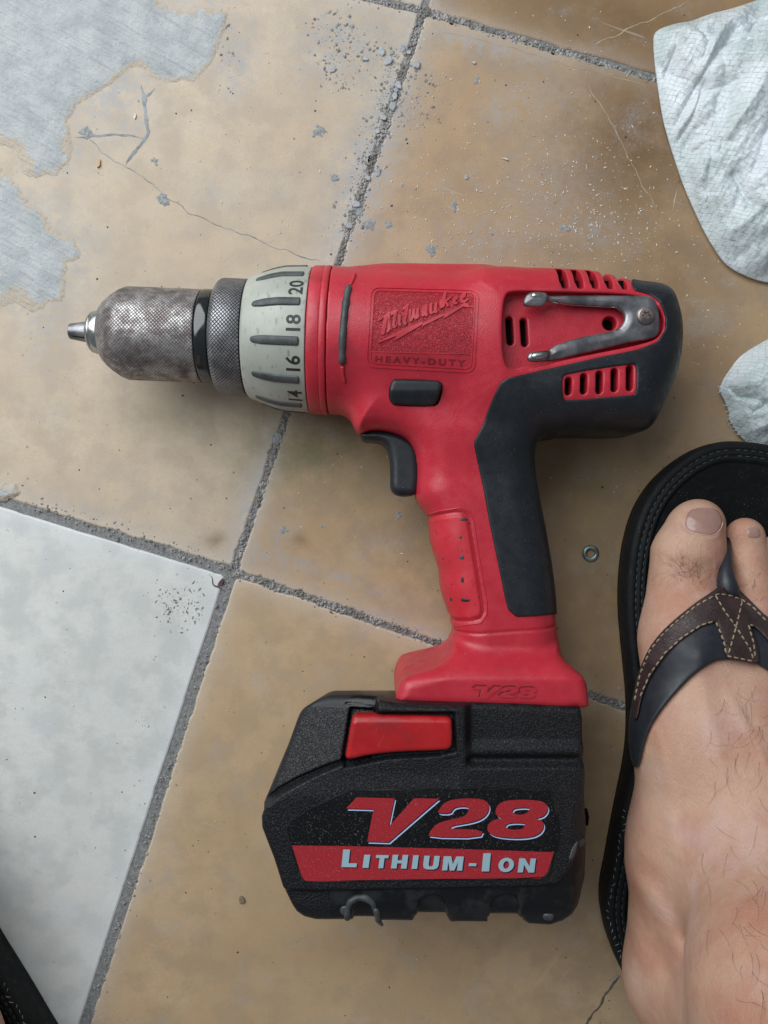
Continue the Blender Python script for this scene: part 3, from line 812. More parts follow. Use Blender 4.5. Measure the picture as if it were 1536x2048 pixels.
def bvh_obj(o):
    me = o.data; base = org(o)*1000
    return BVHTree.FromPolygons([tuple(v.co*1000+base) for v in me.vertices], [tuple(p.vertices) for p in me.polygons])
cb = bvh_obj(collar)
def axang(p):
    d = np.array(p)-AX0; return float(np.dot(d, adir)), math.atan2(float(np.dot(d, aperp)), d[2]-0)
def coll_r(x):
    pr = xr((478, 115), (481, 119), (500, 126), (530, 135), (552, 139.5), (606, 142))
    return float(np.interp(x, [a for a, b in pr], [b for a, b in pr]))
def cylpt(x, ang, e=0, R=None):
    r = (coll_r(x) if R is None else R)+e
    return AX0+adir*x+r*(math.cos(ang)*np.array([0, 0, 1.])+math.sin(ang)*aperp)
l, n_, ok = hit(cb, 545, 680); th0 = axang(l)[1]
for k in range(12):
    th = th0+k*math.pi/6
    xa, xb = ax_of_px(499, rpx(126)), ax_of_px(597, rpx(142))
    prof = []
    nseg = 26; hw = 1.75
    V = []; Fc = []
    xs = .5-.5*np.cos(np.linspace(0, math.pi, nseg))
    sec = [(-1, -.5), (-1, .25), (-.72, .62), (.0, .75), (.72, .62), (1, .25), (1, -.5)]
    for t in xs:
        x = xa+(xb-xa)*t
        e0 = .075 if t < .5 else .025; u_ = min(t, 1-t)/e0; s = math.sqrt(max(.04, 1-(1-u_)**2)) if u_ < 1 else 1
        s *= (1-.25*math.exp(-((t-.05)/.12)**2))
        R = coll_r(x)
        for (u, e) in sec:
            V.append(cylpt(x, th+u*hw*s/R, e*(1 if e < 0 else s)))
    m = len(sec)
    for i in range(nseg-1):
        for j in range(m-1): Fc.append((i*m+j, i*m+j+1, (i+1)*m+j+1, (i+1)*m+j))
    Fc.append(tuple(range(m))[::-1]); Fc.append(tuple(range((nseg-1)*m, nseg*m)))
    rb = mesh_obj('grip_rib', V, Fc, RIBM, collar)
def cyltext(s, px, py, hpx, th=None):
    l, n_, ok = hit(cb, px, py); x0, t0 = axang(l)
    V, Fc = text2d(s, 1.0, 0, .022, 1.0)
    c = (V.min(0)+V.max(0))/2; H = (V[:, 1].max()-V[:, 1].min()); V = (V-c)/H*hpx*(HC-ZA-28)/F
    V, Fc = slice2d(V, Fc, 1.2)
    T = []; B = []
    for u, v in V:     # text runs up the image (+perp), letter tops point to the chuck (-axis)
        x = x0-v; T.append(cylpt(x, t0+u/coll_r(x), .06)); B.append(cylpt(x, t0+u/coll_r(x), -.2))
    V3, G = thicken(np.array(T), np.array(B), [f for f in Fc])
    bm = bmesh.new(); vs = [bm.verts.new(p) for p in V3]
    for f in G:
        try: bm.faces.new([vs[i] for i in f])
        except ValueError: pass
    bmesh.ops.recalc_face_normals(bm, faces=bm.faces); bm.verts.index_update()
    V3 = [v.co[:] for v in bm.verts]; G = [tuple(v.index for v in f.verts) for f in bm.faces]; bm.free()
    mesh_obj('numeral', V3, G, INK, collar, smooth=False, label='number '+s)
l1 = axang(hit(cb, 585, 643)[0])
for s, k in (('20', .5+1), ('18', .5), ('16', -.5), ('14', -1.5)):
    th = th0+k*math.pi/6-.03
    x = ax_of_px(585, rpx(142)); p = cylpt(x, th); z = p[2]
    q = (768+p[0]*F/(HC-z), 1024-p[1]*F/(HC-z))
    cyltext(s, q[0], q[1], 30)

# housing as a signed distance field
h = .5
lo = np.array([at(628, 0, 0)[0]*(HC-ZA)/HC-2, at(0, 1440, 40)[1], -1.5]); hi = np.array([at(1378, 0, ZA)[0], at(0, 515, 20)[1], 64.5])
gx = np.arange(lo[0], hi[0], h); gy = np.arange(lo[1], hi[1], h); gz = np.arange(lo[2], hi[2], h)
X, Y = np.meshgrid(gx, gy, indexing='ij'); Z3 = (gz-ZA)[None, None, :]
gx3 = gx[:, None, None]; gy3 = gy[None, :, None]
ax_t = ((X-AX0[0])*adir[0]+(Y-AX0[1])*adir[1]); ax_p = ((X-AX0[0])*aperp[0]+(Y-AX0[1])*aperp[1])
Rb = 30.6
xs0 = ax_of_px(650, 30); xs1 = ax_of_px(1030, 25)
rad = np.sqrt((ax_p**2)[:, :, None]+Z3**2)-Rb
cylf = smax(rad, (np.maximum(xs0-ax_t-30, ax_t-xs1))[:, :, None], 8)
motor = chaikin([(900, 560), (1037, 549), (1189, 557), (1258, 562), (1318, 565), (1345, 579), (1357, 612), (1365, 650), (1363, 705), (1351, 754), (1325, 811), (1306, 850), (1281, 862), (1189, 867), (1098, 867), (960, 860), (900, 800)], 2)
dm = sdpoly(np.array([at(a_, b_, 34+12*sstep(1150, 1300, np.array(float(a_))))[:2] for a_, b_ in motor]), X, Y)
hump = chaikin([(700, 545), (745, 533), (775, 528), (960, 530), (982, 535), (1000, 548), (1030, 600), (700, 600)], 1)
dh = sdpoly(at2(hump, 36), X, Y)
px_y = lambda py: at(0, py, 50)[1]
def pxf(Xm, Ym, z): return Xm*F/(HC-z)+768, -Ym*F/(HC-z)+1024
neck = chaikin([(690, 700), (700, 780), (704, 836), (709, 862), (722, 873), (742, 864), (778, 867), (810, 879), (826, 900), (831, 925), (831, 955), (828, 989), (836, 1009), (853, 1030), (860, 1045), (862, 1080), (872, 1115), (881, 1140), (882, 1172),
                (888, 1194), (898, 1222), (903, 1246), (908, 1276), (912, 1325), (960, 1360), (1080, 1360), (1113, 1325), (1110, 1276), (1105, 1240), (1100, 1162), (1084, 1064), (1071, 999), (1062, 950), (1058, 905), (1062, 880), (1076, 868), (1110, 860), (1110, 700)], 2)
dn = sdpoly(at2(neck, ZA), X, Y)
PX5, PY5 = pxf(X, Y, 50)
hn = 18.5+3.5*sstep(960, 850, PY5)
d = smin(rext(dm, Z3, 28.3, 18), cylf, 7)
d = smin(d, rext(dh, Z3, 13, 9), 4)
d = smin(d, rext(dn, Z3, hn, 13.5), 7)
# foot that takes the battery
base = chaikin([(916, 1290), (905, 1313), (888, 1327), (858, 1337), (822, 1346), (803, 1354), (790, 1388), (791, 1405), (980, 1411), (1171, 1417), (1171, 1380), (1163, 1350), (1146, 1335), (1128, 1322), (1114, 1295)], 1)
db = sdpoly(at2(base, 52), X, Y)
hb = 12+17.2*sstep(1268, 1352, PY5)
d = smin(d, rext(db, Z3, hb, 5), 5)
zt = gz[None, None, :]
# plane cut at the front
d = np.maximum(d, (ax_of_px(651, rpx(146))-ax_t)[:, :, None])
# pocket under the belt hook
pk = chaikin([(1004, 600), (1020, 588), (1120, 590), (1265, 592), (1300, 605), (1325, 640), (1318, 675), (1285, 692), (1160, 716), (1060, 738), (1020, 748), (1002, 730), (998, 660)], 2)
dp = sdpoly(at2(pk, 55), X, Y)
zp = 54.3+.0*X
d = smax(d, -smax(dp[:, :, None], zp[:, :, None]-zt, 1.5), 1.2)
# thin lip groove between foot and handle
gl = dseg(X, Y, at2([(900, 1270), (960, 1268), (1040, 1262), (1115, 1258)], 50))
d = d+(.55*np.clip(1-gl/.8, 0, 1))[:, :, None]*1.0
# grip insert groove
gi = chaikin([(800, 1040), (857, 1035), (880, 1029), (920, 1023), (936, 1033), (941, 1050), (953, 1125), (966, 1205), (967, 1226), (958, 1240), (905, 1247), (800, 1250)], 1)
dgi = sdpoly(at2(gi, 48), X, Y)
d = d+(.8*np.clip(1-np.abs(dgi)/.7, 0, 1))[:, :, None]
def capsule_poly(cx, cy, w_, hh, tilt=0.):
    a = np.linspace(0, math.pi, 7); r = w_/2; L = hh/2-r
    P = [(r*math.cos(t), -L-r*math.sin(t)) for t in a]+[(-r*math.cos(t), L+r*math.sin(t)) for t in a]
    c, s = math.cos(tilt), math.sin(tilt); return np.array([(cx+x*c-y*s, cy+x*s+y*c) for x, y in P])
slots = []
for cx, cy in ((1019, 662), (1048, 665)): slots.append((capsule_poly(cx, cy, 14, 58, -.06), 54, 5))
for cx, cy, hh in ((1136.5, 772.5, 36), (1167, 768, 42), (1198, 765, 46), (1228, 760.5, 48), (1258.5, 756.5, 52)): slots.append((capsule_poly(cx, cy, 14, hh, 0), 59, 6))
for P, z, dep in slots:
    ds = sdpoly(at2(P, z), X, Y)
    d = smax(d, -np.maximum(ds[:, :, None], (z-dep)-zt), .5)
hole = dseg(X, Y, at2([(1219, 647), (1219.1, 647)], 54))-rpx(13)
d = smax(d, -np.maximum(hole[:, :, None], 48-zt), .5)
# cooling slots along the top edge
for cx in (1121, 1151, 1181, 1211, 1241):
    q = np.array([(cx-7, 535), (cx+8, 535), (cx+9, 570), (cx+8, 586), (cx-3, 586), (cx-8, 570)], float)
    ds = sdpoly(at2(q, 52), X, Y)
    inner = rext(dm+4.5, Z3, 24, 18)
    d = smax(d, -np.maximum(ds[:, :, None], -inner), .6)
d = d.astype(np.float32)
V, Q, NN = surfnets(d, (gx[0], gy[0], gz[0]), h)
housing = mesh_obj('housing', V, Q, RED, drill, normals=NN, label='red moulded plastic drill body')
HB = bvh_of(V, Q)
# dark backing inside the slots
for P, z, dep in slots:
    c = P.mean(0); Pm = at2(c+(P-c)*1.25, z)
    r = [np.column_stack([Pm, np.full(len(Pm), zz)]) for zz in (z-dep-1, z-dep+.8)]
    V, Fc = lofts(r) if area2(Pm) > 0 else lofts([q[::-1] for q in r])
    mesh_obj('vent_slot', V, Fc, BLK, drill, smooth=False)
Pm = at2(np.array([(1219+16*math.cos(a), 647-16*math.sin(a)) for a in np.arange(16)*.3927]), 54)
V, Fc = lofts([np.column_stack([Pm, np.full(16, zz)]) for zz in (47, 48.6)]); mesh_obj('screw_hole', V, Fc, BLK, drill, smooth=False)
for cx in (1121, 1151, 1181, 1211, 1241):
    q = at2([(cx-9, 562), (cx+10, 562), (cx+10, 588), (cx-9, 588)][::-1], 50)
    if area2(q) < 0: q = q[::-1]
    V, Fc = lofts([np.column_stack([q, np.full(4, zz)]) for zz in (20, 50.3)]); mesh_obj('vent_slot', V, Fc, BLK, drill, smooth=False)

# black rubber overmould: a shell 0.7 mm proud over the rear and back of the grip
def onbody(pts, bv=HB, fb=ZA):
    out = []
    for x, y in pts:
        l, n_, ok = hit(bv, x, y)
        out.append((l.x, l.y) if ok else at(x, y, fb)[:2])
    return np.array(out)
ovp = [(1258, 500), (1261, 566), (1268, 581), (1300, 590), (1320, 606), (1330, 634), (1329, 660), (1314, 684), (1275, 699), (1204, 713), (1103, 736), (1014, 756), (1000, 766), (988, 790), (975, 822), (966, 848), (948, 882), (948, 893), (951, 907),
       (966, 976), (979, 1048), (996, 1129), (1010, 1198), (1016, 1220), (1032, 1234), (1071, 1233), (1106, 1228), (1180, 1228), (1500, 1000), (1500, 500)]
op = onbody(densify(ovp, 12)); dov = sdpoly(chaikin(op, 1), X, Y)
win = chaikin([(1124, 757), (1132, 748), (1262, 728), (1273, 732), (1272, 788), (1262, 790), (1133, 801), (1126, 797)], 1)
dwin = sdpoly(onbody(win), X, Y)
reg = smax(dov, -dwin, .5)
sh = smax(smax(d-.7, reg[:, :, None], .7), -(d+1.2), .3).astype(np.float32)
V, Q, NN = surfnets(sh, (gx[0], gy[0], gz[0]), h)
over = mesh_obj('rubber_overmould', V, Q, RUB, drill, normals=NN, label='black rubber covering on rear and grip')
OB = bvh_of(V, Q)
gs = smax(smax(d-.45, (dgi+1.0)[:, :, None], 1.0), -(d+1.2), .3).astype(np.float32)
V, Q, NN = surfnets(gs, (gx[0], gy[0], gz[0]), h)
gripi = mesh_obj('grip_insert', V, Q, REDG, drill, normals=NN, label='bright red soft finger grip with black rub marks')
GB = bvh_of(V, Q)
del sh, gs

# logo plate
def rrect(TL, TR, BR, BL, r, k=6):
    C = [np.array(p, float) for p in (TL, TR, BR, BL)]; out = []
    for i in range(4):
        a, b, c = C[i-1], C[i], C[(i+1) % 4]; u = (a-b)/np.linalg.norm(a-b); v = (c-b)/np.linalg.norm(c-b)
        for t in np.linspace(0, 1, k):
            p0 = b+u*r; p1 = b+v*r; out.append((1-t)**2*p0+2*t*(1-t)*b+t*t*p1)
    return np.array(out)
outer = rrect((740, 573), (958.5, 579), (949, 746), (731, 734), 20)
midr = rrect((743, 576), (955.5, 582), (946, 743), (734, 731), 18)
inn = rrect((747, 580), (951.5, 586), (943, 738.5), (739, 726.5), 14)
inn2 = rrect((749, 582), (949.5, 588), (941, 736), (741, 724), 12)
def frame(name, A, B_, e, mat, par, b, step=7, **k):
    V, Fc = fill2d([A, B_]); return conform(name, V, Fc, b, e, mat, par, step=step, **k)
frame('logo_border', outer, midr, .34, RED, housing, HB)
frame('logo_border', inn, inn2, .34, RED, housing, HB)
split = [(730, 703.5), (960, 709)]
def halfpoly(P, above):
    out = []; f = lambda p: (p[1]-(703.5+(p[0]-738)*.0245))*(1 if above else -1)
    for i in range(len(P)):
        a, b = P[i-1], P[i]; fa, fb_ = f(a), f(b)
        if (fa < 0) != (fb_ < 0): out.append(a+(b-a)*fa/(fa-fb_))
        if fb_ < 0: out.append(b)
    return np.array(out)
V, Fc = fill2d([halfpoly(inn2, True)]); plate = conform('logo_plate', V, Fc, HB, .10, STIP, housing, step=7, label='stippled red logo field')
V, Fc = fill2d([halfpoly(inn2, False)]); conform('logo_band', V, Fc, HB, .08, REDL, housing, step=7)
V, Fc = fill2d([densify([(740, 702.5), (943, 707.5), (943, 709.3), (740, 704.3)], 8)]); conform('logo_border', V, Fc, HB, .28, REDE, housing)
def lay_text(name, s, x0, y0, x1, y1, hpx, b, e, mat, par, shear=0, bold=0, space=1, step=None, depth=.4, ysh=None, label=None, skew=0.):
    """text whose baseline runs from (x0,y0) to (x1,y1) in the photo, capital height hpx"""
    V, Fc = text2d(s, 1.0, shear, bold, space)
    W = V[:, 0].max()-V[:, 0].min(); V[:, 0] -= V[:, 0].min()
    Hc = .70
    L = math.hypot(x1-x0, y1-y0); ux, uy = (x1-x0)/L, (y1-y0)/L
    sx = L/W; sy = hpx/Hc
    P = np.column_stack([x0+V[:, 0]*sx*ux+V[:, 1]*sy*(uy+skew), y0+V[:, 0]*sx*uy-V[:, 1]*sy*ux])
    return conform(name, P, Fc, b, e, mat, par, depth=depth, step=step, label=label)
lay_text('lettering', 'HEAVY-DUTY', 750, 723.5, 930, 732.5, 12.5, HB, .22, REDD, housing, bold=.03, space=1.45, step=10)
# raised script lettering, each letter a slanted stroke group rising to the right, and the bolt under it
def zc(pts): return [(690+x/5.4857, 560+y/5.4857) for x, y in pts]
strokes = [ # M
 [(365,455),(400,425),(470,360),(480,345),(478,400),(432,595),(400,606),(400,560),(428,410),(395,440)],
 [(470,360),(500,350),(492,400),(515,560),(500,540),(470,580),(455,580),(475,440)],
 [(500,355),(560,330),(572,345),(545,500),(575,495),(545,535),(525,530),(518,500),(535,380),(505,400)],
 # i l
 [(585,400),(612,390),(606,480),(625,475),(605,515),(585,500),(580,470)],
 [(630,320),(690,265),(700,275),(665,470),(690,455),(665,500),(640,490),(636,450),(655,320),(632,345)],
 # w
 [(700,330),(726,320),(720,435),(745,320),(770,315),(765,400),(790,320),(812,310),(808,400),(820,395),(795,430),(765,440),(755,415),(735,455),(712,465),(700,430)],
 # a
 [(850,300),(890,275),(905,280),(900,380),(918,370),(895,408),(875,395),(850,410),(838,395),(842,330)],
 # u
 [(930,265),(958,255),(950,355),(975,345),(985,260),(1010,250),(1005,345),(1025,340),(1000,375),(975,365),(945,385),(925,370)],
 # k
 [(1035,240),(1055,225),(1050,330),(1085,150),(1115,140),(1100,225),(1175,180),(1165,205),(1115,245),(1140,290),(1120,305),(1100,262),(1090,300),(1060,320),(1040,320)],
 # e
 [(1180,215),(1215,180),(1240,190),(1232,220),(1205,240),(1225,255),(1250,240),(1225,275),(1190,280),(1172,250)],
 # e
 [(1262,190),(1300,145),(1330,155),(1322,195),(1285,218),(1310,235),(1345,205),(1355,225),(1310,262),(1275,262),(1255,235)]]
for k, s_ in enumerate(strokes):
    P = np.array(zc(s_)); V, Fc = fill2d([P])
    conform('raised_letter', V, Fc, HB, .62, REDE, housing, depth=.3)
bolt = zc([(355,690),(540,590),(600,555),(830,470),(845,455),(850,475),(1070,375),(1080,365),(1078,380),(1265,290),(1300,262),(1345,262),(1365,300),(1392,306),(1340,306),(1300,296),(1075,432),(1090,395),(860,505),(845,530),(850,490),(545,665),(560,615),(365,690)])
V, Fc = fill2d([np.array(bolt)]); conform('raised_bolt', V, Fc, HB, .55, REDE, housing, depth=.3, step=14)

# black strip in the front groove, red ends
def strip(name, pts, wpx, e, mat, par, b, dep=.6):
    P = np.array(pts, float); P = densify(P, 6, closed=False); T = np.gradient(P, axis=0); T /= np.linalg.norm(T, axis=1)[:, None]; Nn = np.stack([-T[:, 1], T[:, 0]], 1)
    a = P+Nn*wpx/2; c = P-Nn*wpx/2
    L = np.concatenate([a, c[::-1]]); V, Fc = fill2d([L]); return conform(name, V, Fc, b, e, mat, par, depth=dep)
gro = [(698, 571), (694, 590), (690, 620), (687, 650), (685, 680), (684, 705), (685, 729)]
P = np.array([hit(HB, x, y)[0] for x, y in densify(gro, 5, closed=False)])
tp = np.full(len(P), 1.0); tp[0] = .5; tp[-1] = .55; tp[1:-1] += fbm(np.arange(len(P)-2)*.3, np.zeros(len(P)-2), 3, 4)*.22
V, Fc = tube(P, 1.45, 8, tp); mesh_obj('rubber_strip', V, Fc, RIBM, drill, label='black rubber strip set in the red nose')
for pts in ([(709, 550), (706, 560), (701, 570)], [(685, 733), (686, 748), (690, 765)]):
    P = np.array([hit(HB, x, y)[0] for x, y in densify(pts, 3, closed=False)]); V, Fc = tube(P, .95, 8, np.linspace(1, .6, len(P))); mesh_obj('moulded_rib', V, Fc, RED, drill)
# moulded outline around grip insert and overmould edge: thin ribs
def rib(pts, r, mat, par, b=HB, sink=.0, name='moulded_rib'):
    P = []
    for x, y in densify(pts, 5, closed=False):
        l, n_, ok = hit(b, x, y)
        if ok: P.append(np.array(l)-np.array(n_)*sink)
    if len(P) > 2:
        V, Fc = tube(np.array(P), r, 6); return mesh_obj(name, V, Fc, mat, par)
rib([(856, 1029), (880, 1022), (920, 1016), (940, 1024), (947, 1042), (957, 1110), (973, 1203), (974, 1228), (962, 1246), (910, 1253)], .42, RED, drill, sink=.15)

# direction switch, trigger
def sdf_part(name, fn, lo_, hi_, hh, mat, parent, label=None):
    x = np.arange(lo_[0], hi_[0], hh); y = np.arange(lo_[1], hi_[1], hh); z = np.arange(lo_[2], hi_[2], hh)
    Xa, Ya = np.meshgrid(x, y, indexing='ij'); f = fn(Xa, Ya, z[None, None, :]).astype(np.float32)
    V, Q, NN = surfnets(f, (x[0], y[0], z[0]), hh)
    o = mesh_obj(name, V, Q, mat, parent, normals=NN, label=label); o_b = (V, Q); return o, o_b
def bounds(P, z0, z1, m=2): return (P[:, 0].min()-m, P[:, 1].min()-m, z0), (P[:, 0].max()+m, P[:, 1].max()+m, z1)
sl, _, _ = hit(HB, 832, 785)
zt_ = sl.z
sw = chaikin([(790, 757), (870, 760), (880, 762), (885, 770), (882, 780), (874, 806), (862, 811), (795, 808), (786, 806), (778, 794), (779, 775), (784, 762)], 1)
Ps = at2(sw, zt_+2.0); a_, b_ = bounds(Ps, zt_-8, zt_+5)
tilt = (Ps[:, 1].mean())
sdf_part('direction_switch', lambda Xa, Ya, Z: smax(smax(sdpoly(Ps, Xa, Ya)[:, :, None], Z-(zt_+3.4-2.9*sstep(at(0, 781, zt_)[1], at(0, 812, zt_)[1], Ya)-.5*sstep(at(0, 768, zt_)[1], at(0, 756, zt_)[1], Ya))[:, :, None], 1.6), (zt_-7)-Z, 1), a_, b_, .35, RUB, drill, 'black forward and reverse switch')
so = chaikin([(790, 757), (870, 760), (884, 766), (886, 776), (879, 807), (866, 814), (792, 812), (784, 808), (777, 796), (778, 776), (784, 762)], 1)
V, Fc = fill2d([so]); conform('switch_gap', V, Fc, HB, .12, BLK, drill, step=8)
tr = chaikin([(719, 868), (726, 864), (760, 862), (800, 868), (835, 890), (840, 925), (838, 985), (826, 991), (812, 993), (796, 992), (785, 985), (780, 974), (781, 950), (780, 920), (774, 896), (762, 884), (745, 882), (728, 881), (721, 876)], 2)
Pt = at2(tr, ZA+5); a_, b_ = bounds(Pt, ZA-12, ZA+12)
sdf_part('trigger', lambda Xa, Ya, Z: rext(sdpoly(Pt, Xa, Ya), Z-ZA, 9.5, 3.2), a_, b_, .5, RUB, drill, 'black trigger')

# belt hook: forked steel plate with bent tips
hk = [(1057, 588), (1062, 586.5), (1090, 587), (1095, 592), (1130, 590.5), (1180, 588.5), (1240, 589), (1296, 589.5), (1306, 592), (1318, 606), (1322, 632), (1321, 662), (1318, 671), (1305, 677), (1270, 682), (1220, 694), (1160, 708), (1100, 723), (1060, 726), (1052, 720),
      (1054, 711), (1060, 705), (1097, 702), (1103, 694), (1120, 686), (1160, 673), (1204, 665), (1236, 658), (1249, 645), (1252, 632), (1246, 621), (1233, 612.5), (1200, 611), (1132, 607), (1094, 601), (1088, 612), (1078, 615.5), (1048, 615), (1044, 607), (1049, 594)]
Hk = at2(chaikin(hk, 1), 59.5); a_, b_ = bounds(Hk, 54, 65)
def hookf(Xa, Ya, Z):
    d2 = sdpoly(Hk, Xa, Ya); px_, py_ = pxf(Xa, Ya, 59.5)
    rise = 1.9*sstep(1100, 1088, px_)*1.0+1.1*sstep(1180, 1110, px_)-.0
    cen = 57.6+rise+.5*sstep(0, 3.2, -d2)
    return rext(d2, Z-cen[:, :, None], 1.35, 1.1)
hook, (hv, hq) = sdf_part('belt_hook', hookf, a_, b_, .35, DSTEEL, drill, 'dark steel forked belt hook')
HKB = bvh_of(hv, hq)
rib([(1245, 632), (1242, 623), (1232, 615), (1200, 613.5), (1132, 609.5), (1100, 604)], .25, STEEL, hook, HKB, .05, 'worn_edge')
rib([(1100, 703), (1110, 693), (1140, 682), (1175, 673), (1236, 661)], .22, STEEL, hook, HKB, .05, 'worn_edge')
for sx, sy, ex, ey in ((1062, 591, 1088, 591), (1062, 713, 1096, 708)):
    P = [np.array(hit(HKB, sx+(ex-sx)*t, sy+(ey-sy)*t)[0])-np.array([0, 0, .9]) for t in np.linspace(0, 1, 8)]
    V, Fc = tube(P, 1.6, 10, [.5, .9, 1, 1, 1, 1, .9, .5]); mesh_obj('hook_tip', V, Fc, STEEL, hook)
sc_, _, _ = hit(HKB, 1291, 632)
a = np.arange(40)*2*math.pi/40
star = np.array([(sc_.x+(1.5+.35*math.cos(6*t))*math.cos(t), sc_.y+(1.5+.35*math.cos(6*t))*math.sin(t)) for t in a])
ring = lambda r, z: np.column_stack([sc_.x+r*np.cos(a), sc_.y+r*np.sin(a), np.full(40, sc_.z+z)])
V, Fc = lofts([ring(3.5, -.8), ring(3.5, .35), ring(3.2, .75), ring(2.6, .95), np.column_stack([star, np.full(40, sc_.z+1.0)]), np.column_stack([star*.96+np.array([sc_.x, sc_.y])*.04, np.full(40, sc_.z+.1)])])
mesh_obj('screw', V, Fc, RSTEEL, hook, label='rusty star head screw', smooth=False)

# melted nicks on the red handle
def blob(name, px, py, rx, ry, hgt, b, mat, par, seed=0, ang=0, label=None):
    l, n_, ok = hit(b, px, py); l = np.array(l); n_ = np.array(n_)
    u = np.cross([0, 1, 0], n_); u /= np.linalg.norm(u); v = np.cross(n_, u)
    s = (HC-l[2])/F; rings = []
    for t, e in ((1.0, -.3), (1.0, 0), (.8, .65), (.45, .95), (.1, 1.0)):
        q = np.arange(18)*2*math.pi/18; rr = 1+.22*np.array([vnoise(math.cos(k)*1.7+seed, math.sin(k)*1.7, seed) for k in q])
        x = rx*s*t*rr*np.cos(q); y = ry*s*t*rr*np.sin(q); x, y = x*math.cos(ang)-y*math.sin(ang), x*math.sin(ang)+y*math.cos(ang)
        rings.append(l+x[:, None]*u+y[:, None]*v+n_*(hgt*e if e > 0 else e))
    V, Fc = lofts(rings); return mesh_obj(name, V, Fc, mat, par, label=label)
for i, (x, y, r1, r2) in enumerate(((927, 1038, 7, 3.5), (921, 1074, 2.5, 4), (924, 1114, 4.5, 4.5), (938, 1046, 2.5, 2.5), (925, 1160, 3, 6), (930, 1200, 9, 4), (902, 1199, 2.5, 4))):
    blob('melt_mark', x, y, r1, r2, .25, GB, RIBM if i < 3 else INK, gripi, i)

# ---- V28 shapes in pixels of a 2.133x crop at (500,1540)
def cr(pts, ox=500, oy=1540, s=2.1333): return np.array([(ox+x/s, oy+y/s) for x, y in pts])
Vp = [(410,163),(455,116),(617,120),(592,240),(700,120),(806,122),(592,307),(500,304),(527,166)]
Two = [(800,184),(808,166),(822,146),(846,131),(880,123),(940,120),(985,123),(1010,133),(1021,152),(1016,178),(1000,198),(975,213),(935,224),(885,232),(860,238),(848,250),(996,254),(980,287),(760,284),(768,262),(785,240),(812,222),(850,212),(892,204),(918,194),(930,180),(934,166),(928,157),(908,154),(880,157),(866,165),(856,184)]
E8 = [(1046,182),(1050,160),(1064,142),(1092,130),(1140,126),(1200,127),(1242,132),(1264,144),(1272,162),(1264,184),(1246,199),(1216,206),(1244,214),(1254,232),(1248,256),(1226,276),(1192,286),(1140,290),(1080,287),(1036,278),(1014,262),(1012,240),(1024,222),(1046,210),(1078,206),(1056,197)]
H1 = [(1124,184),(1118,172),(1128,163),(1150,160),(1186,160),(1194,166),(1186,180),(1170,188),(1140,190)]
H2 = [(1092,246),(1090,236),(1100,227),(1128,224),(1168,225),(1174,234),(1166,248),(1146,254),(1108,254)]
def v28(tr, b, par, e, mat, depth=.3, names=('numeral',)*3, step=None):
    for L in ([Vp], [Two], [E8, H1, H2]):
        loops = [tr(chaikin(p, 1) if len(p) > 12 or p in (H1, H2) else np.array(p, float)) for p in L]
        V, Fc = fill2d(loops); conform(names[0], V, Fc, b, e, mat, par, depth=depth, step=step)
# on the foot of the handle: raised letters over painted shade and highlight copies, in crop6 pixels
def trf(P):
    P = np.asarray(P, float); u = (P[:, 0]-410)/(1272-410); v = (P[:, 1]-116)/(307-116)
    return np.column_stack([500+(950+u*(1222-950))/2.1333, 1240+(281+v*52+u*4)/2.1333])
v28(lambda P: trf(np.asarray(P)+np.array([-16, -22])), HB, housing, .16, REDD)  # dark offset copy: the letters' shadow put into colour
v28(lambda P: trf(np.asarray(P)+np.array([12, 14])), HB, housing, .20, REDE)  # lighter offset copy: an edge highlight put into colour
v28(trf, HB, housing, .42, RED)

# ------------------------------------------------------------------ battery
ZB = 34.0
bo = [(657, 1401), (690, 1399), (715, 1397), (760, 1398), (790, 1404), (1050, 1412), (1164, 1418), (1168, 1440), (1168, 1590), (1174, 1640), (1176, 1700), (1174, 1762), (1160, 1812), (1148, 1836), (1130, 1851), (1105, 1860), (1060, 1857), (1050, 1850),
      (1044, 1842), (978, 1841), (978, 1853), (902, 1853), (893, 1838), (832, 1838), (827, 1851), (760, 1850), (680, 1848), (630, 1848), (606, 1840), (592, 1826), (582, 1806), (569, 1779), (548, 1712), (525, 1652), (524, 1630), (529, 1616), (526, 1610), (540, 1578), (556, 1540), (572, 1500), (590, 1450), (603, 1420), (620, 1408)]
Bo = at2(np.array(bo), 64)
h2 = .5
x = np.arange(Bo[:, 0].min()-2, Bo[:, 0].max()+2, h2); y = np.arange(Bo[:, 1].min()-2, Bo[:, 1].max()+2, h2); z = np.arange(-1, 70, h2)
XB, YB = np.meshgrid(x, y, indexing='ij'); PXB, PYB = pxf(XB, YB, 66)
d2 = sdpoly(Bo, XB, YB); zz = z[None, None, :]
top = np.full(XB.shape, 67.0)
def lower(poly, amt, soft, zz_=66):
    dd = sdpoly(at2(poly, zz_), XB, YB); return amt*sstep(soft/2, -soft/2, dd)
# plateau right of the button (narrower rail), with a soft step down to it
rr_ = sstep(926, 946, PXB); st_ = 4.0-2.2*sstep(1480, 1503, PYB)+1.5*sstep(1506, 1522, PYB)-3.3*sstep(1523, 1538, PYB)
top -= rr_*np.maximum(st_, 0)
# shoulder at the left falls away
seam0 = at2([(500, 1632), (526, 1612), (560, 1584), (600, 1562), (640, 1543), (690, 1524), (740, 1514), (760, 1380), (500, 1380)], 66)
sd0 = sdpoly(seam0, XB, YB); ab = sstep(.4, -.8, sd0)
top -= ab*(np.clip(9.5*((700-PXB)*.42+(1600-PYB)*.62)/100-4.0, 0, 13.0)+.3)
top -= 1.6*(1-ab)*sstep(1600, 1540, PYB)*sstep(930, 900, PXB)*sstep(1490, 1520, PYB)
# recess round the button
top -= lower([(700, 1424), (908, 1425), (912, 1503), (880, 1512), (780, 1518), (690, 1536), (684, 1520)], 2.6, 1.0)
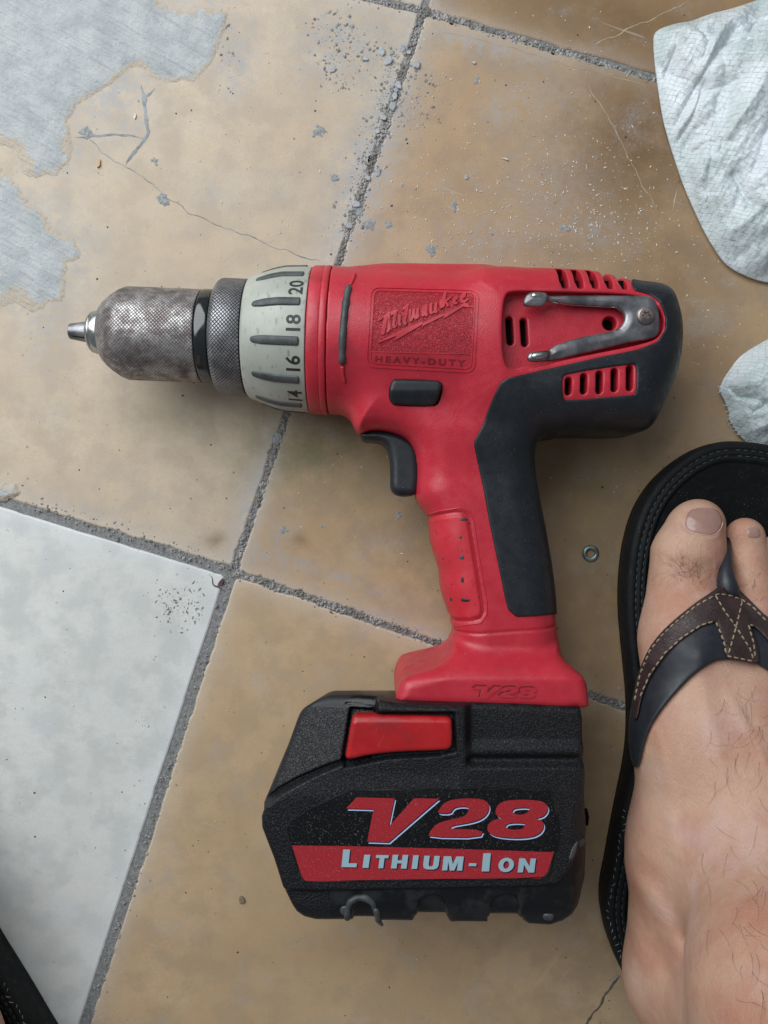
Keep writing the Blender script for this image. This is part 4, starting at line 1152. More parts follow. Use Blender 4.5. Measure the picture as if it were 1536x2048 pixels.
# seam, then the lower shell stands a little prouder
seam = at2([(500, 1632), (526, 1612), (560, 1584), (600, 1562), (640, 1543), (690, 1524), (740, 1514)], 66)
top -= 2.6*np.clip(1.25-dseg(XB, YB, seam)/1.0, 0, 1)
top -= .7*np.clip(1.2-dseg(XB, YB, at2([(692, 1415), (752, 1419), (755, 1400)], 66))/.5, 0, 1)
# thin rail above the button
top += .5*np.clip(1-dseg(XB, YB, at2([(700, 1418), (915, 1419)], 66))/1.0, 0, 1)
# label recess line and lower apron
apr = chaikin([(480, 1778), (590, 1779), (640, 1781), (900, 1775), (1105, 1772), (1125, 1760), (1150, 1710), (1163, 1675), (1300, 1640), (1300, 1950), (480, 1950)], 1)
top -= lower(apr, 1.5, 1.6)
top -= 3.5*sstep(1800, 1862, PYB)**1.5
top -= 3.0*sstep(1135, 1180, PXB)**1.3*sstep(1560, 1650, PYB)
for n1 in ([(833, 1890), (836, 1808), (846, 1796), (866, 1791), (884, 1795), (892, 1808), (900, 1890)], [(981, 1890), (982, 1812), (990, 1797), (1012, 1788), (1040, 1796), (1044, 1890)], [(705, 1890), (706, 1822), (716, 1808), (730, 1802), (744, 1808), (752, 1824), (752, 1890)]):
    top -= lower(chaikin(n1, 1), 2.4, .9)
top += .25*fbm(XB*.05, YB*.05, 3, 2)
q1 = (d2+5.5)[:, :, None]
zc_ = np.where(zz > ZB, zz-top[:, :, None], (1.0-zz))+5.5*np.where(zz > ZB, .45, 1)
rr = np.where(zz > ZB, 5.5*.45, 5.5)
q1b = (d2[:, :, None]+rr)
f = np.sqrt(np.maximum(q1b, 0)**2+np.maximum(zc_, 0)**2)+np.minimum(np.maximum(q1b, zc_), 0)-rr
# the side under the handle tapers inwards towards the floor
for py0, sl_ in ((1381, 0.), (1383, .62)):
    # level taper, then a chamfer at the outer corner
    xq = XB[:, :, None]*F/(HC-zz)+768
    ylim = -((py0+sl_*(660-xq))-1024)*(HC-zz)/F
    f = smax(f, (YB[:, :, None]-ylim)/math.sqrt(1+sl_*sl_), 1.5)
V, Q, NN = surfnets(f.astype(np.float32), (x[0], y[0], z[0]), h2)
# split by material: apron faces dull
cen = V[Q].mean(1); pxa, pya = cen[:, 0]*F/(HC-66)+768, -cen[:, 1]*F/(HC-66)+1024
dap = sdpoly(at2(apr, 66), cen[:, 0], cen[:, 1])
fm = ((dap < -.3) & (pxa > 660)).astype(np.int32)
fm = np.where((cen[:, 2] < 62) & (pya < 1425), 1, fm)
battery = mesh_obj('battery', V, Q, None, drill, normals=NN, label='big black lithium battery pack with red and black label', mats=[BATT, BATD], fmat=fm)
BB = bvh_of(V, Q)
# release button
bt = [(707, 1433), (722, 1432), (890, 1434), (903, 1438), (905, 1448), (906, 1488), (902, 1499), (890, 1503), (800, 1506), (740, 1512), (700, 1522), (690, 1518), (692, 1508), (701, 1450)]
Pb = at2(chaikin(bt, 1), 67.2); a_, b_ = bounds(Pb, 60, 70)
def btf(Xa, Ya, Z):
    dd = sdpoly(Pb, Xa, Ya); _, py_ = pxf(Xa, Ya, 67)
    tz = 67.8-.9*sstep(1450, 1520, py_)-.5*sstep(1446, 1436, py_)
    return smax(smax(dd[:, :, None], Z-tz[:, :, None], 2.2), 61-Z, .5)
rel, (rv, rq) = sdf_part('release_button', btf, a_, b_, .35, RED3, battery, 'red battery release button')
# the label
lab = chaikin([(571, 1664), (572, 1652), (584, 1641), (640, 1606), (690, 1583), (720, 1579), (900, 1577), (1098, 1578), (1106, 1584), (1112, 1610), (1122, 1673), (1106, 1720), (1098, 1748), (1086, 1757), (900, 1760), (700, 1763), (612, 1765), (602, 1758), (592, 1730), (578, 1682)], 1)
lab2 = (lambda c: c+(lab-c)*np.array([.988, .975]))(lab.mean(0))
frame('label_edge', lab, lab2, .30, BATD, battery, BB, step=None)
V, Fc = fill2d([lab2]); conform('label', V, Fc, BB, .14, LABB, battery, step=12, label='black battery label with number and red band')
band = np.array([(584, 1690.5), (700, 1692), (900, 1697), (1110, 1704), (1104, 1722), (1096, 1746), (1090, 1753), (1080, 1757), (900, 1757), (700, 1760), (620, 1764), (610, 1762), (604, 1754)])
V, Fc = fill2d([band]); conform('label_band', V, Fc, BB, .20, LABR, battery, step=12)
sh_ = lambda dx, dy: (lambda P: cr(np.asarray(P)+np.array([dx, dy])))
for L in ([Vp], [Two], [E8, H1, H2]):
    mk = lambda p: (chaikin(p, 1) if len(p) > 8 and p is not Vp else np.array(p, float))
    for dx, dy, e, m_ in ((6, 9, .20, LABW), (2.5, 4, .24, LABB), (0, 0, .28, LABR)):
        V, Fc = fill2d([cr(mk(p)+np.array([dx, dy])) for p in L]); conform('label_number', V, Fc, BB, e, m_, battery)
def glyph(ch, w=.30):
    """heavy block letters in a unit-high box; returns loops and the advance width"""
    if ch == 'L': return [[(0, 0), (.66, 0), (.66, .22), (w, .22), (w, 1), (0, 1)]], .66
    if ch == 'I': return [[(0, 0), (w, 0), (w, 1), (0, 1)]], w
    if ch == 'T': return [[(.24, 0), (.24+w, 0), (.24+w, .78), (.78, .78), (.78, 1), (0, 1), (0, .78), (.24, .78)]], .78
    if ch == 'H': return [[(0, 0), (w, 0), (w, .38), (.54, .38), (.54, 0), (.84, 0), (.84, 1), (.54, 1), (.54, .60), (w, .60), (w, 1), (0, 1)]], .84
    if ch == 'U': return [[(0, 1), (0, .32), (.06, .10), (.22, .0), (.58, .0), (.76, .10), (.82, .32), (.82, 1), (.53, 1), (.53, .34), (.48, .22), (.34, .22), (.29, .34), (.29, 1)]], .82
    if ch == 'M': return [[(0, 0), (.26, 0), (.26, .62), (.40, 0), (.62, 0), (.76, .62), (.76, 0), (1.02, 0), (1.02, 1), (.64, 1), (.51, .45), (.38, 1), (0, 1)]], 1.02
    if ch == 'N': return [[(0, 0), (.27, 0), (.27, .56), (.56, 0), (.84, 0), (.84, 1), (.57, 1), (.57, .44), (.28, 1), (0, 1)]], .84
    if ch == 'O':
        a = np.arange(20)*2*math.pi/20
        return [[(.45+.45*math.cos(t), .5+.51*math.sin(t)) for t in a], [(.45+.17*math.cos(t), .5+.28*math.sin(t)) for t in a]], .90
    if ch == '-': return [[(0, .30), (.55, .30), (.55, .55), (0, .55)]], .55
for s, x0, y0, x1, hp in (('L', 683, 1733.5, 716, 35), ('I', 725, 1735, 740, 26), ('T', 749, 1735.5, 777, 26), ('H', 782, 1736, 816, 27), ('I', 823, 1737, 837, 27), ('U', 845, 1738, 879, 27), ('M', 884, 1740, 927, 28),
                          ('-', 936, 1738, 954, 22), ('I', 963, 1742, 981, 36), ('O', 995, 1743, 1029, 28), ('N', 1035, 1744, 1071, 28)):
    L, adv = glyph(s)
    for dx, dy, e, m_ in ((2.4, 2.2, .25, LABN), (0, 0, .30, LABU)):
        V, Fc = fill2d([[(x0+dx+u/adv*(x1-x0-3)+v*3.5, y0+dy+u*.6-v*hp) for u, v in l_] for l_ in L]); conform('label_letter', V, Fc, BB, e, m_, battery)
# melted rubber loop, boss and scuff on the apron
P = [hit(BB, x, y)[0] for x, y in densify([(695, 1836), (694, 1820), (700, 1804), (714, 1795), (732, 1796), (746, 1806), (754, 1824), (756, 1840), (765, 1851)], 4, closed=False)]
P = np.array(P); P[1:-1] = (P[:-2]+P[1:-1]*2+P[2:])/4
V, Fc = tube(P, 1.05, 8, [1.2+.1*math.sin(i*.7) if i < len(P)-4 else 1.0-.18*(i-len(P)+4) for i in range(len(P))]); mesh_obj('melted_bead', V, Fc, RIBM, battery, label='grey melted rubber bead')
blob('melted_bead', 690, 1822, 10, 13, .7, BB, RIBM, battery, 3)
blob('rubber_boss', 1097, 1833, 11, 10, 1.0, BB, RIBM, battery, 6)
blob('scuff', 1162, 1684, 11, 9, .7, BB, RIBM, battery, 9, .3); blob('scuff', 1148, 1702, 5, 20, .25, BB, plain('scuff_grey', (.06, .06, .06), .6), battery, 11, -.45)
blob('scuff', 757, 1402, 9, 4, .3, BB, SMB, battery, 5)
P = np.array([at(1170, 1618, 56), at(1174, 1634, 56), at(1172, 1650, 56)]); V, Fc = tube(P, .9, 6); mesh_obj('side_tab', V, Fc, BLK, battery)
# ------------------------------------------------------------------ foot, leg, sandals
def ccap(Xa, Ya, Z, p, q, r0, r1, zs=1.0):
    """tapered capsule, flattened by zs in z"""
    ax, ay, az = p; bx, by, bz = q
    dx, dy, dz = bx-ax, by-ay, (bz-az)/zs
    L = dx*dx+dy*dy+dz*dz
    Xa = Xa[:, :, None]; Ya = Ya[:, :, None]
    wx, wy, wz = Xa-ax, Ya-ay, (Z-az)/zs
    t = np.clip((wx*dx+wy*dy+wz*dz)/L, 0, 1)
    return np.sqrt((wx-dx*t)**2+(wy-dy*t)**2+(wz-dz*t)**2)-(r0+(r1-r0)*t)
def P3(px, py, z): return at(px, py, z)
ZS = 19.0
fh = .8
fx = np.arange(88, 236, fh); fy = np.arange(-262, 16, fh); fz = np.arange(12, 215, fh)
XF, YF = np.meshgrid(fx, fy, indexing='ij'); ZF = fz[None, None, :]
def footf(Xa, Ya, Z):
    C = lambda a, b, r0, r1, zs=1.0: ccap(Xa, Ya, Z, P3(*a), P3(*b), r0, r1, zs)
    # big toe
    f = C((1389, 1058, 31), (1378, 1108, 31), 11.8, 14.3, .82)
    f = smin(f, C((1404, 1043, 31), (1398, 1054, 31), 7.6, 8.6, .95), 6)
    f = smin(f, C((1376, 1112, 31), (1366, 1180, 31), 14.2, 12.6, .9), 6)
    f = smin(f, C((1366, 1180, 31), (1378, 1270, 36), 12.8, 18.5), 8)
    # second to fifth toe
    toes = []
    for (a, b, c, ra, rb, rc) in (((1490, 1074, 29), (1496, 1130, 31), (1512, 1260, 36), 8.2, 7.6, 13.5), ((1560, 1102, 29), (1566, 1160, 32), (1580, 1280, 36), 7.8, 7.2, 13.5),
                                  ((1624, 1142, 28), (1632, 1200, 31), (1642, 1310, 34), 7.4, 6.8, 13), ((1684, 1200, 27), (1692, 1250, 29), (1696, 1340, 32), 7.2, 6.6, 12)):
        t = smin(C(a, b, ra, rb, .9), C(b, c, rb, rc), 4); toes.append(t)
    for t in toes: f = smin(f, t, 2.2)
    # body of the foot
    body = C((1378, 1270, 37), (1398, 1480, 43), 18.5, 23.5)
    body = smin(body, C((1398, 1480, 43), (1396, 1700, 46), 23.5, 26.0), 10)
    body = smin(body, C((1396, 1700, 46), (1392, 1940, 44), 26.0, 27.5), 10)
    body = smin(body, C((1600, 1330, 34), (1600, 1600, 38), 15, 19), 12)
    body = smin(body, C((1600, 1600, 38), (1540, 1950, 42), 19, 27), 12)
    body = smin(body, C((1500, 1330, 42), (1510, 1550, 52), 17, 23), 12)
    body = smin(body, C((1510, 1550, 52), (1530, 1760, 70), 23, 27), 12)
    body = smin(body, C((1530, 1760, 70), (1600, 2000, 112), 27, 31), 14)
    f = smin(f, body, 9)
    # leg rises to the lower right, out of the frame
    A = P3(1600, 2000, 112); B = (A[0]+22, A[1]-12, 230)
    leg = ccap(Xa, Ya, Z, A, B, 31, 42)
    f = smin(f, leg, 14)
    heel = ccap(Xa, Ya, Z, P3(1395, 1975, 44), (A[0]-8, A[1]-16, 120), 25, 20)
    f = smin(f, heel, 12)
    # tendons and ankle relief
    f = f-2.6*np.exp(-((dseg(Xa, Ya, at2([(1300, 1800), (1345, 1890), (1405, 2040)], 66))/4.5)**2))[:, :, None]*np.exp(-((Z-64)/24)**2)
    f = f+1.2*np.exp(-((dseg(Xa, Ya, at2([(1268, 1775), (1300, 1850), (1340, 2000)], 56))/3.6)**2))[:, :, None]*np.exp(-((Z-60)/24)**2)
    f = f+4.2*np.exp(-((dseg(Xa, Ya, at2([(1412, 1935), (1440, 2000), (1500, 2080)], 80))/7.0)**2))[:, :, None]*np.exp(-((Z-92)/26)**2)
    f = f-.8*np.exp(-((dseg(Xa, Ya, at2([(1420, 1330), (1450, 1700)], 70))/3.5)**2))[:, :, None]*np.exp(-((Z-66)/16)**2)
    for ln_ in ([(1470, 1400), (1500, 1480), (1530, 1580)], [(1530, 1690), (1480, 1780), (1450, 1860)], [(1330, 1480), (1350, 1600), (1340, 1700)]):
        f = f-.55*np.exp(-((dseg(Xa, Ya, at2(ln_, 66))/1.9)**2))[:, :, None]
    # creases over the big toe joint
    for k, (ya, amp) in enumerate(((1118, .3), (1126, .4), (1134, .5), (1143, .4), (1152, .3))):
        f = f+amp*np.exp(-((dseg(Xa, Ya, at2([(1345, ya+4), (1380, ya-2), (1425, ya+4)], 43))/.8)**2))[:, :, None]*(Z > 38)
    return f
f = footf(XF, YF, ZF)
f = smax(f, (ZS-.2)-ZF, 4)
f = smax(f, ZF-212, .5)
# nail bed recess on the big toe
nail = chaikin([(1377, 1022), (1384, 1017), (1402, 1014), (1424, 1015), (1436, 1020), (1444, 1033), (1446, 1046), (1440, 1060), (1428, 1071), (1405, 1070), (1380, 1064), (1370, 1056), (1369, 1042), (1372, 1030)], 1)
dnl = sdpoly(at2(nail, 42), XF, YF)
f = f+(.7*sstep(.6, -.8, dnl))[:, :, None]*(ZF > 34)
f = f-(.35*np.exp(-((np.abs(dnl)-1.4)/.8)**2)*(YF < at(0, 1030, 42)[1]))[:, :, None]*(ZF > 34)
f = f.astype(np.float32)
VL, QL, NL = surfnets(f, (fx[0], fy[0], fz[0]), fh)
FB = bvh_of(VL, QL)

def m_skin():
    q = N('skin')
    red = q.rng(q.noise(.022, 4, .6), .38, .66)
    c = q.mix(red, (.60, .375, .265), (.50, .235, .155))
    blot = q.rng(q.noise(.09, 4, .6), .5, .7, 0, .4); c = q.mix(blot, c, (.56, .31, .27))
    pale = q.rng(q.noise(.05, 3, .5, vec=q.map(loc=(40, 5, 9))), .5, .7, 0, .4); c = q.mix(pale, c, (.70, .51, .46))
    w1 = q.noise(.9, 3, .6, vec=q.map(sc=(1.3, .4, 1), rot=(0, 0, -.9))); w2 = q.voro(1.7, 'DISTANCE_TO_EDGE')
    h = q.bump(q.rng(w2, 0, .14), .07, 1.0, q.bump(w1, .22, 1.0, q.bump(q.noise(.16, 4, .6), .5)))
    c = q.mix(q.rng(q.noise(.9, 4, .75), .5, .75, 0, .35), c, (.42, .21, .15)); m = q.out(c, .44, 0, h, .45)
    q.b.inputs['Subsurface Weight'].default_value = .12; q.b.inputs['Subsurface Radius'].default_value = (.004, .0015, .0008); q.b.inputs['Subsurface Scale'].default_value = 1
    return m
SKIN = m_skin()
NAIL = plain('toenail', (.36, .215, .175), .2, bs=.4, bd=.02, var=.08)
HAIR = plain('leg_hair', (.05, .025, .015), .5)
person = thing('person', 'hairy bare feet of a person wearing black thong sandals', 'person', (at(1500, 1900, 0)[0], at(1500, 1900, 0)[1], 0))
leg = mesh_obj('foot', VL, QL, SKIN, person, normals=NL, label='bare right foot and ankle with hair on the toe')
def nailmesh(poly, e0, dome, parent, b, tip_white=False):
    c = poly.mean(0); rings = []
    for t, e in ((1.0, -.5), (1.0, .0), (.93, .12), (.7, .22), (.4, .28), (.08, .3)):
        R = []
        for p in c+(poly-c)*t:
            l, n_, ok = hit(b, p[0], p[1], 42); R.append(np.array(l)+np.array(n_)*(e0+e*dome))
        rings.append(np.array(R))
    V, Fc = lofts(rings)
    if area2(rings[0][:, :2]) < 0: Fc = [g_[::-1] for g_ in Fc]
    return mesh_obj('toenail', V, Fc, NAIL, parent)
cN = nail.mean(0)
nailmesh(cN+(nail-cN)*.95, .15, 1.4, leg, FB)
RIMC = plain('pale_nail_rim', (.55, .42, .37), .4)
nr = cN+(nail-cN)*1.0
seg_ = [p for p in nr if p[1] > 1030 or p[0] < 1385]
ii = [i for i, p in enumerate(nr) if p[1] > 1040]
P_ = [np.array(hit(FB, *nr[i])[0])+np.array([0, 0, .25]) for i in ii]
V, Fc = tube(np.array(P_), .15, 6, .6+.5*np.abs(np.sin(np.arange(len(P_))*1.7))); mesh_obj('nail_rim', V, Fc, RIMC, leg)
nail2 = chaikin([(1493, 1059), (1500, 1055), (1514, 1055), (1520, 1060), (1521, 1070), (1516, 1076), (1500, 1076), (1494, 1071)], 1)
nailmesh(nail2, .1, .8, leg, FB)
# hair
acc = Acc()
def hair(b, x, y, ang, ln, curl, r=.075, lift=.5):
    r = r*.72; n = 16; P = []; cx, cy, a = x, y, ang
    for i in range(n):
        l, n_, ok = hit(b, cx, cy)
        if not ok: break
        P.append(np.array(l)+np.array(n_)*(.05+lift*math.sin(math.pi*min(1, i/(n-1)*.9))))
        cx += ln/n*math.cos(a); cy += ln/n*math.sin(a); a += curl/n
    if len(P) > 3:
        V, Fc = tube(np.array(P), r, 3, np.linspace(1, .4, len(P))); acc.add(V, Fc)
R_ = random.Random(5)
for i in range(52): hair(FB, R_.gauss(1385, 22), R_.gauss(1148, 12), R_.uniform(-3.0, -.6), R_.uniform(22, 60), R_.choice([-1, 1])*R_.uniform(.4, 1.9), .055, 1.2)
for i in range(34):
    hair(FB, R_.uniform(1400, 1530), R_.uniform(1365, 1960), R_.uniform(.7, 2.2), R_.uniform(25, 70), R_.uniform(-1.6, 1.6), .06)
for i in range(18): hair(FB, R_.gauss(1505, 15), R_.uniform(1140, 1215), R_.uniform(1.6, 3.2), R_.uniform(12, 28), R_.uniform(-1, 1), .05)
for i in range(22): hair(FB, R_.gauss(1510, 25), R_.gauss(1450, 60), R_.uniform(1.4, 2.6), R_.uniform(20, 60), R_.uniform(-1.5, 1.5), .06)
for i in range(18): hair(FB, R_.gauss(1510, 25), R_.gauss(1880, 80), R_.uniform(.2, 1.6), R_.uniform(30, 80), R_.uniform(-1.8, 1.8), .06)
acc.obj('hair', HAIR, leg, kind='stuff', label='dark sparse hair on toe and instep')

# sandal
SOLE = plain('black_sole_rubber', (.007, .0085, .0095), .65, bs=2, bd=.05, dusty=.6, spec=.25)
FBED = plain('black_suede_footbed', (.005, .006, .0065), .9, bs=3, bd=.12, dusty=.5, spec=.2)
SRUB = plain('black_strap', (.018, .021, .027), .42, bs=2.5, bd=.02, dusty=.3)
def m_brown():
    q = N('brown_leather')
    v = q.voro(1.5, 'DISTANCE_TO_EDGE'); c = q.mix(q.rng(q.noise(.12, 4), .35, .65), (.028, .014, .014), (.052, .029, .029))
    return q.out(c, .36, 0, q.bump(q.rng(v, 0, .2), .07, 1.0, q.bump(q.noise(.5, 4), .1)), .5)
BROWN = m_brown()
THR = plain('tan_thread', (.30, .23, .15), .7); THRB = plain('black_thread', (.035, .045, .05), .6); THRW = plain('frayed_thread', (.38, .38, .37), .7)
so_px = [(1471, 880), (1431, 884), (1391, 900), (1352, 926), (1312, 966), (1281, 1018), (1262, 1084), (1254, 1150), (1252, 1216), (1257, 1282), (1264, 1348), (1270, 1411), (1270, 1486), (1264, 1541), (1251, 1602), (1236, 1677), (1223, 1752), (1212, 1803), (1215, 1861), (1231, 1912),
         (1256, 1968), (1300, 2022), (1360, 2062), (1440, 2080), (1520, 2060), (1590, 1990), (1640, 1850), (1680, 1650), (1730, 1450), (1762, 1280), (1755, 1130), (1710, 1000), (1640, 930), (1550, 888)]
SO = at2(chaikin(so_px, 2), 18)
if area2(SO) < 0: SO = SO[::-1]
SO = densify(SO, 2.0)
def smoothpoly(P, k=3):
    for _ in range(k): P = (np.roll(P, 1, 0)+P*2+np.roll(P, -1, 0))/4
    return P
def sole_rings(SO, prof):
    out = []
    for ins, z in prof:
        out.append(np.column_stack([smoothpoly(offset_poly(SO, ins), 6 if ins > 2 else 1), np.full(len(SO), z)]))
    return out
prof = [(3.0, 0.05), (1.2, .6), (1.0, 5.0), (.7, 5.6), (.2, 6.5), (0, 9), (0, 15.5), (.5, 17.3), (1.5, 18.2), (2.6, 18.4), (3.6, 18.3), (4.1, 17.6), (4.6, 18.2), (5.6, 18.5), (6.2, 18.3), (6.7, 17.6), (7.2, 18.1), (7.8, 18.2), (8.6, 17.6), (9.4, 16.8)]
sandal = thing('sandal', 'black thong sandal with brown stitched leather strap beside the drill', 'sandal', (at(1500, 1500, 0)[0], at(1500, 1500, 0)[1], 0), 'pair of black sandals')
def flipT(mx):
    """returns a mapping of points and whether it mirrors"""
    return mx
def make_sandal(root, T, detail=True):
    fl = T is not None
    tf = (lambda V: V) if T is None else T
    def mo(name, V, Fc, mat, par, **k):
        V = tf(np.asarray(V, float))
        if fl:
            if isinstance(Fc, np.ndarray): Fc = Fc[:, ::-1]
            else: Fc = [tuple(q)[::-1] for q in Fc]
        return mesh_obj(name, V, Fc, mat, par, **k)
    V, Fc = lofts(sole_rings(SO, prof), cap1=False); sole = mo('sole', V, Fc, SOLE, root)
    r1 = sole_rings(SO, [(9.3, 15.5), (9.4, 16.6), (10.5, 17.0), (14, 17.1)]); V, Fc = lofts(r1, cap0=False); mo('footbed', V, Fc, FBED, root)
    for ins in (4.1, 6.7):
        L = smoothpoly(offset_poly(SO, ins), 6); A = Acc(); cum = np.concatenate([[0], np.cumsum(np.linalg.norm(np.diff(L, axis=0), axis=1))]); s = 0; k = 0
        while s < cum[-1]-3:
            p = [np.array([np.interp(s+u, cum, L[:, 0]), np.interp(s+u, cum, L[:, 1]), 17.7+.45*math.sin(math.pi*u/2.4)]) for u in (0, .8, 1.6, 2.4)]
            a, b_ = tube(np.array(p), .32, 5); A.add(a, b_); s += 3.4
        mo('stitching', np.concatenate(A.V), A.F, THRB, sole)
    # pale frayed thread near the arch
    A = Acc(); L = offset_poly(SO, 1.2); pxl = L[:, 0]*F/342+768; pyl = -L[:, 1]*F/342+1024
    sel = [i for i in range(len(L)) if pxl[i] < 1290 and 1620 < pyl[i] < 1925]; rr_ = random.Random(2)
    for i in sel[::2]:
        p = L[i]; a_ = rr_.uniform(.6, 2.4); q_ = [np.array([p[0]+math.cos(a_)*u, p[1]+math.sin(a_)*u, 17.9+.7*math.sin(u)]) for u in (0, .7, 1.3, 1.9)]
        a, b_ = tube(np.array(q_), .13, 4); A.add(a, b_)
    if A.n: mo('frayed_thread', np.concatenate(A.V), A.F, THRW, sole)
    return sole, mo
sole, mo = make_sandal(sandal, None)
# straps: shells grown on the foot surface
Ltop = [(1442, 1166), (1426, 1182), (1389, 1206), (1347, 1240), (1320, 1266), (1296, 1298), (1277, 1343), (1267, 1398)]
def region2(px_poly, zf=None):
    """vertical prism through points where the photo polygon meets the foot (or its height beyond it)"""
    out = []
    for x, y in densify(np.array(px_poly, float), 10):
        l, n_, ok = hit(FB, x, y)
        out.append((l.x, l.y) if ok else at(x, y, 24)[:2])
    return np.array(out)
sx0 = fx[(fx < at(1760, 0, 20)[0])]; ys = (fy > at(0, 1640, 18)[1]) & (fy < at(0, 1120, 40)[1]); zs_ = fz < 75
sub = f[:, ys][:, :, zs_]
from_idx = (fx[0], fy[ys][0], fz[0])
# finer grid for the straps
sh_x = np.arange(96, 215, .55); sh_y = np.arange(at(0, 1640, 20)[1], at(0, 1140, 40)[1], .55); sh_z = np.arange(15, 72, .55)
XS, YS = np.meshgrid(sh_x, sh_y, indexing='ij'); ZSg = sh_z[None, None, :]
def trilin(vals, o, hh, xs, ys_, zs2):
    ix = (xs-o[0])/hh; iy = (ys_-o[1])/hh; iz = (zs2-o[2])/hh
    def lin(v, ii, ax):
        n = v.shape[ax]; ii = np.clip(ii, 0, n-1.001); i0 = ii.astype(int); t = ii-i0
        shp = [1, 1, 1]; shp[ax] = len(ii); t = t.reshape(shp)
        return np.take(v, i0, ax)*(1-t)+np.take(v, i0+1, ax)*t
    return lin(lin(lin(vals, ix, 0), iy, 1), iz, 2)
fd = trilin(f, (fx[0], fy[0], fz[0]), fh, sh_x, sh_y, sh_z)
def surf_pt(poly): return region2(poly)
# region tested on the photo ray of each voxel so that edges stay where they are seen
PXS = XS[:, :, None]*F/(HC-ZSg)+768; PYS = -YS[:, :, None]*F/(HC-ZSg)+1024
near = (fd > -2.5) & (fd < 5.5)
def reg3(poly):
    out = np.full(fd.shape, 50.0, np.float32); out[near] = sdpoly(poly, PXS[near], PYS[near])*(HC-40)/F; return out
blk = chaikin([(1449, 1160), (1436, 1173), (1426, 1182), (1389, 1206), (1347, 1240), (1320, 1266), (1296, 1298), (1277, 1343), (1262, 1396), (1256, 1450), (1258, 1510), (1270, 1540), (1280, 1525), (1286, 1496), (1299, 1456), (1326, 1415), (1357, 1380), (1384, 1353), (1415, 1330),
               (1442, 1319), (1480, 1322), (1524, 1330), (1570, 1375), (1620, 1440), (1650, 1520), (1700, 1620), (1760, 1600), (1730, 1450), (1680, 1360), (1600, 1270), (1536, 1236), (1500, 1200), (1478, 1178), (1462, 1160)], 1)
rb_ = reg3(blk)
s1 = smax(smax(fd-2.3, rb_, 1.4), -(fd+1.0), .3)
s1 = smax(s1, 17.6-ZSg, .3).astype(np.float32)
V, Q, NN = surfnets(s1, (sh_x[0], sh_y[0], sh_z[0]), .55)
strap = mesh_obj('strap', V, Q, SRUB, sandal, normals=NN, label='black padded thong strap'); SB = bvh_of(V, Q)
brn = chaikin([(1450, 1172), (1438, 1177), (1420, 1190), (1389, 1208), (1347, 1242), (1320, 1268), (1297, 1300), (1278, 1345), (1267, 1400), (1266, 1440), (1275, 1440), (1284, 1393), (1302, 1351), (1333, 1308), (1368, 1277), (1405, 1253), (1427, 1244), (1433, 1245),
               (1440, 1262), (1450, 1295), (1452, 1316), (1480, 1322), (1521, 1331), (1519, 1300), (1507, 1262), (1500, 1250), (1512, 1256), (1540, 1286), (1600, 1350), (1650, 1440), (1670, 1420), (1620, 1310), (1560, 1250), (1536, 1240), (1510, 1214), (1484, 1190), (1466, 1173)], 1)
rn_ = reg3(brn)
s2 = smax(smax(fd-3.7, rn_, .9), -(fd-1.0), .3)
s2 = smax(s2, 18.4-ZSg, .3).astype(np.float32)
V, Q, NN = surfnets(s2, (sh_x[0], sh_y[0], sh_z[0]), .55)
cover = mesh_obj('leather_cover', V, Q, BROWN, sandal, normals=NN, label='brown leather strap cover with tan stitching'); LB = bvh_of(V, Q)
# toe post
P = [np.array(at(1451, 1080, 28)), np.array(at(1450, 1100, 33)), np.array(at(1449, 1120, 37)), np.array(at(1448, 1140, 40)), np.array(at(1449, 1158, 42)), np.array(at(1452, 1176, 43)), np.array(at(1455, 1195, 42))]
V, Fc = tube(np.array(P), 1.0, 14, [1.5, 1.9, 2.3, 2.9, 3.6, 4.3, 4.0]); V = np.asarray(V); V[:, 2] += 1.8
mesh_obj('toe_post', V, Fc, SRUB, sandal)
V, Fc = tube(np.array([at(1452, 1090, 16), at(1452, 1088, 24), at(1452, 1087, 31)]), 2.8, 12); mesh_obj('toe_post', V, Fc, SRUB, sandal)
def stitch(line, dash=11, gap=3.5, r=.36, mat=THR, b=LB, par=None):
    P = densify(np.array(line, float), 1.0, closed=False); i = 0; A = Acc()
    while i < len(P)-4:
        seg = P[i:i+int(dash):3]
        q_ = []
        for k, (x, y) in enumerate(seg):
            l, n_, ok = hit(b, x, y)
            if ok: q_.append(np.array(l)+np.array(n_)*(.20 if 0 < k < len(seg)-1 else -.1))
        if len(q_) > 2 and np.linalg.norm(q_[0]-q_[-1]) < 8:
            a, c_ = tube(np.array(q_), r, 5); A.add(a, c_)
        i += int(dash+gap)
    if A.n: A.obj('stitching', mat, par or cover)
stitch([(1270, 1400), (1281, 1347), (1300, 1302), (1324, 1271), (1350, 1246), (1392, 1212), (1431, 1190)])
stitch([(1431, 1190), (1440, 1188), (1462, 1192), (1484, 1200), (1505, 1214), (1536, 1246)])
stitch([(1281, 1393), (1299, 1350), (1330, 1306), (1365, 1274), (1402, 1250), (1428, 1242), (1433, 1243)])
stitch([(1431, 1192), (1450, 1224), (1472, 1254), (1500, 1298), (1508, 1322)]); stitch([(1484, 1203), (1473, 1250), (1462, 1290), (1456, 1311)])
stitch([(1433, 1245), (1442, 1265), (1450, 1290), (1453, 1311)]); stitch([(1455, 1312), (1480, 1317), (1512, 1324)])
stitch([(1510, 1312), (1507, 1285), (1500, 1262), (1497, 1250), (1504, 1250), (1515, 1266), (1536, 1286)])

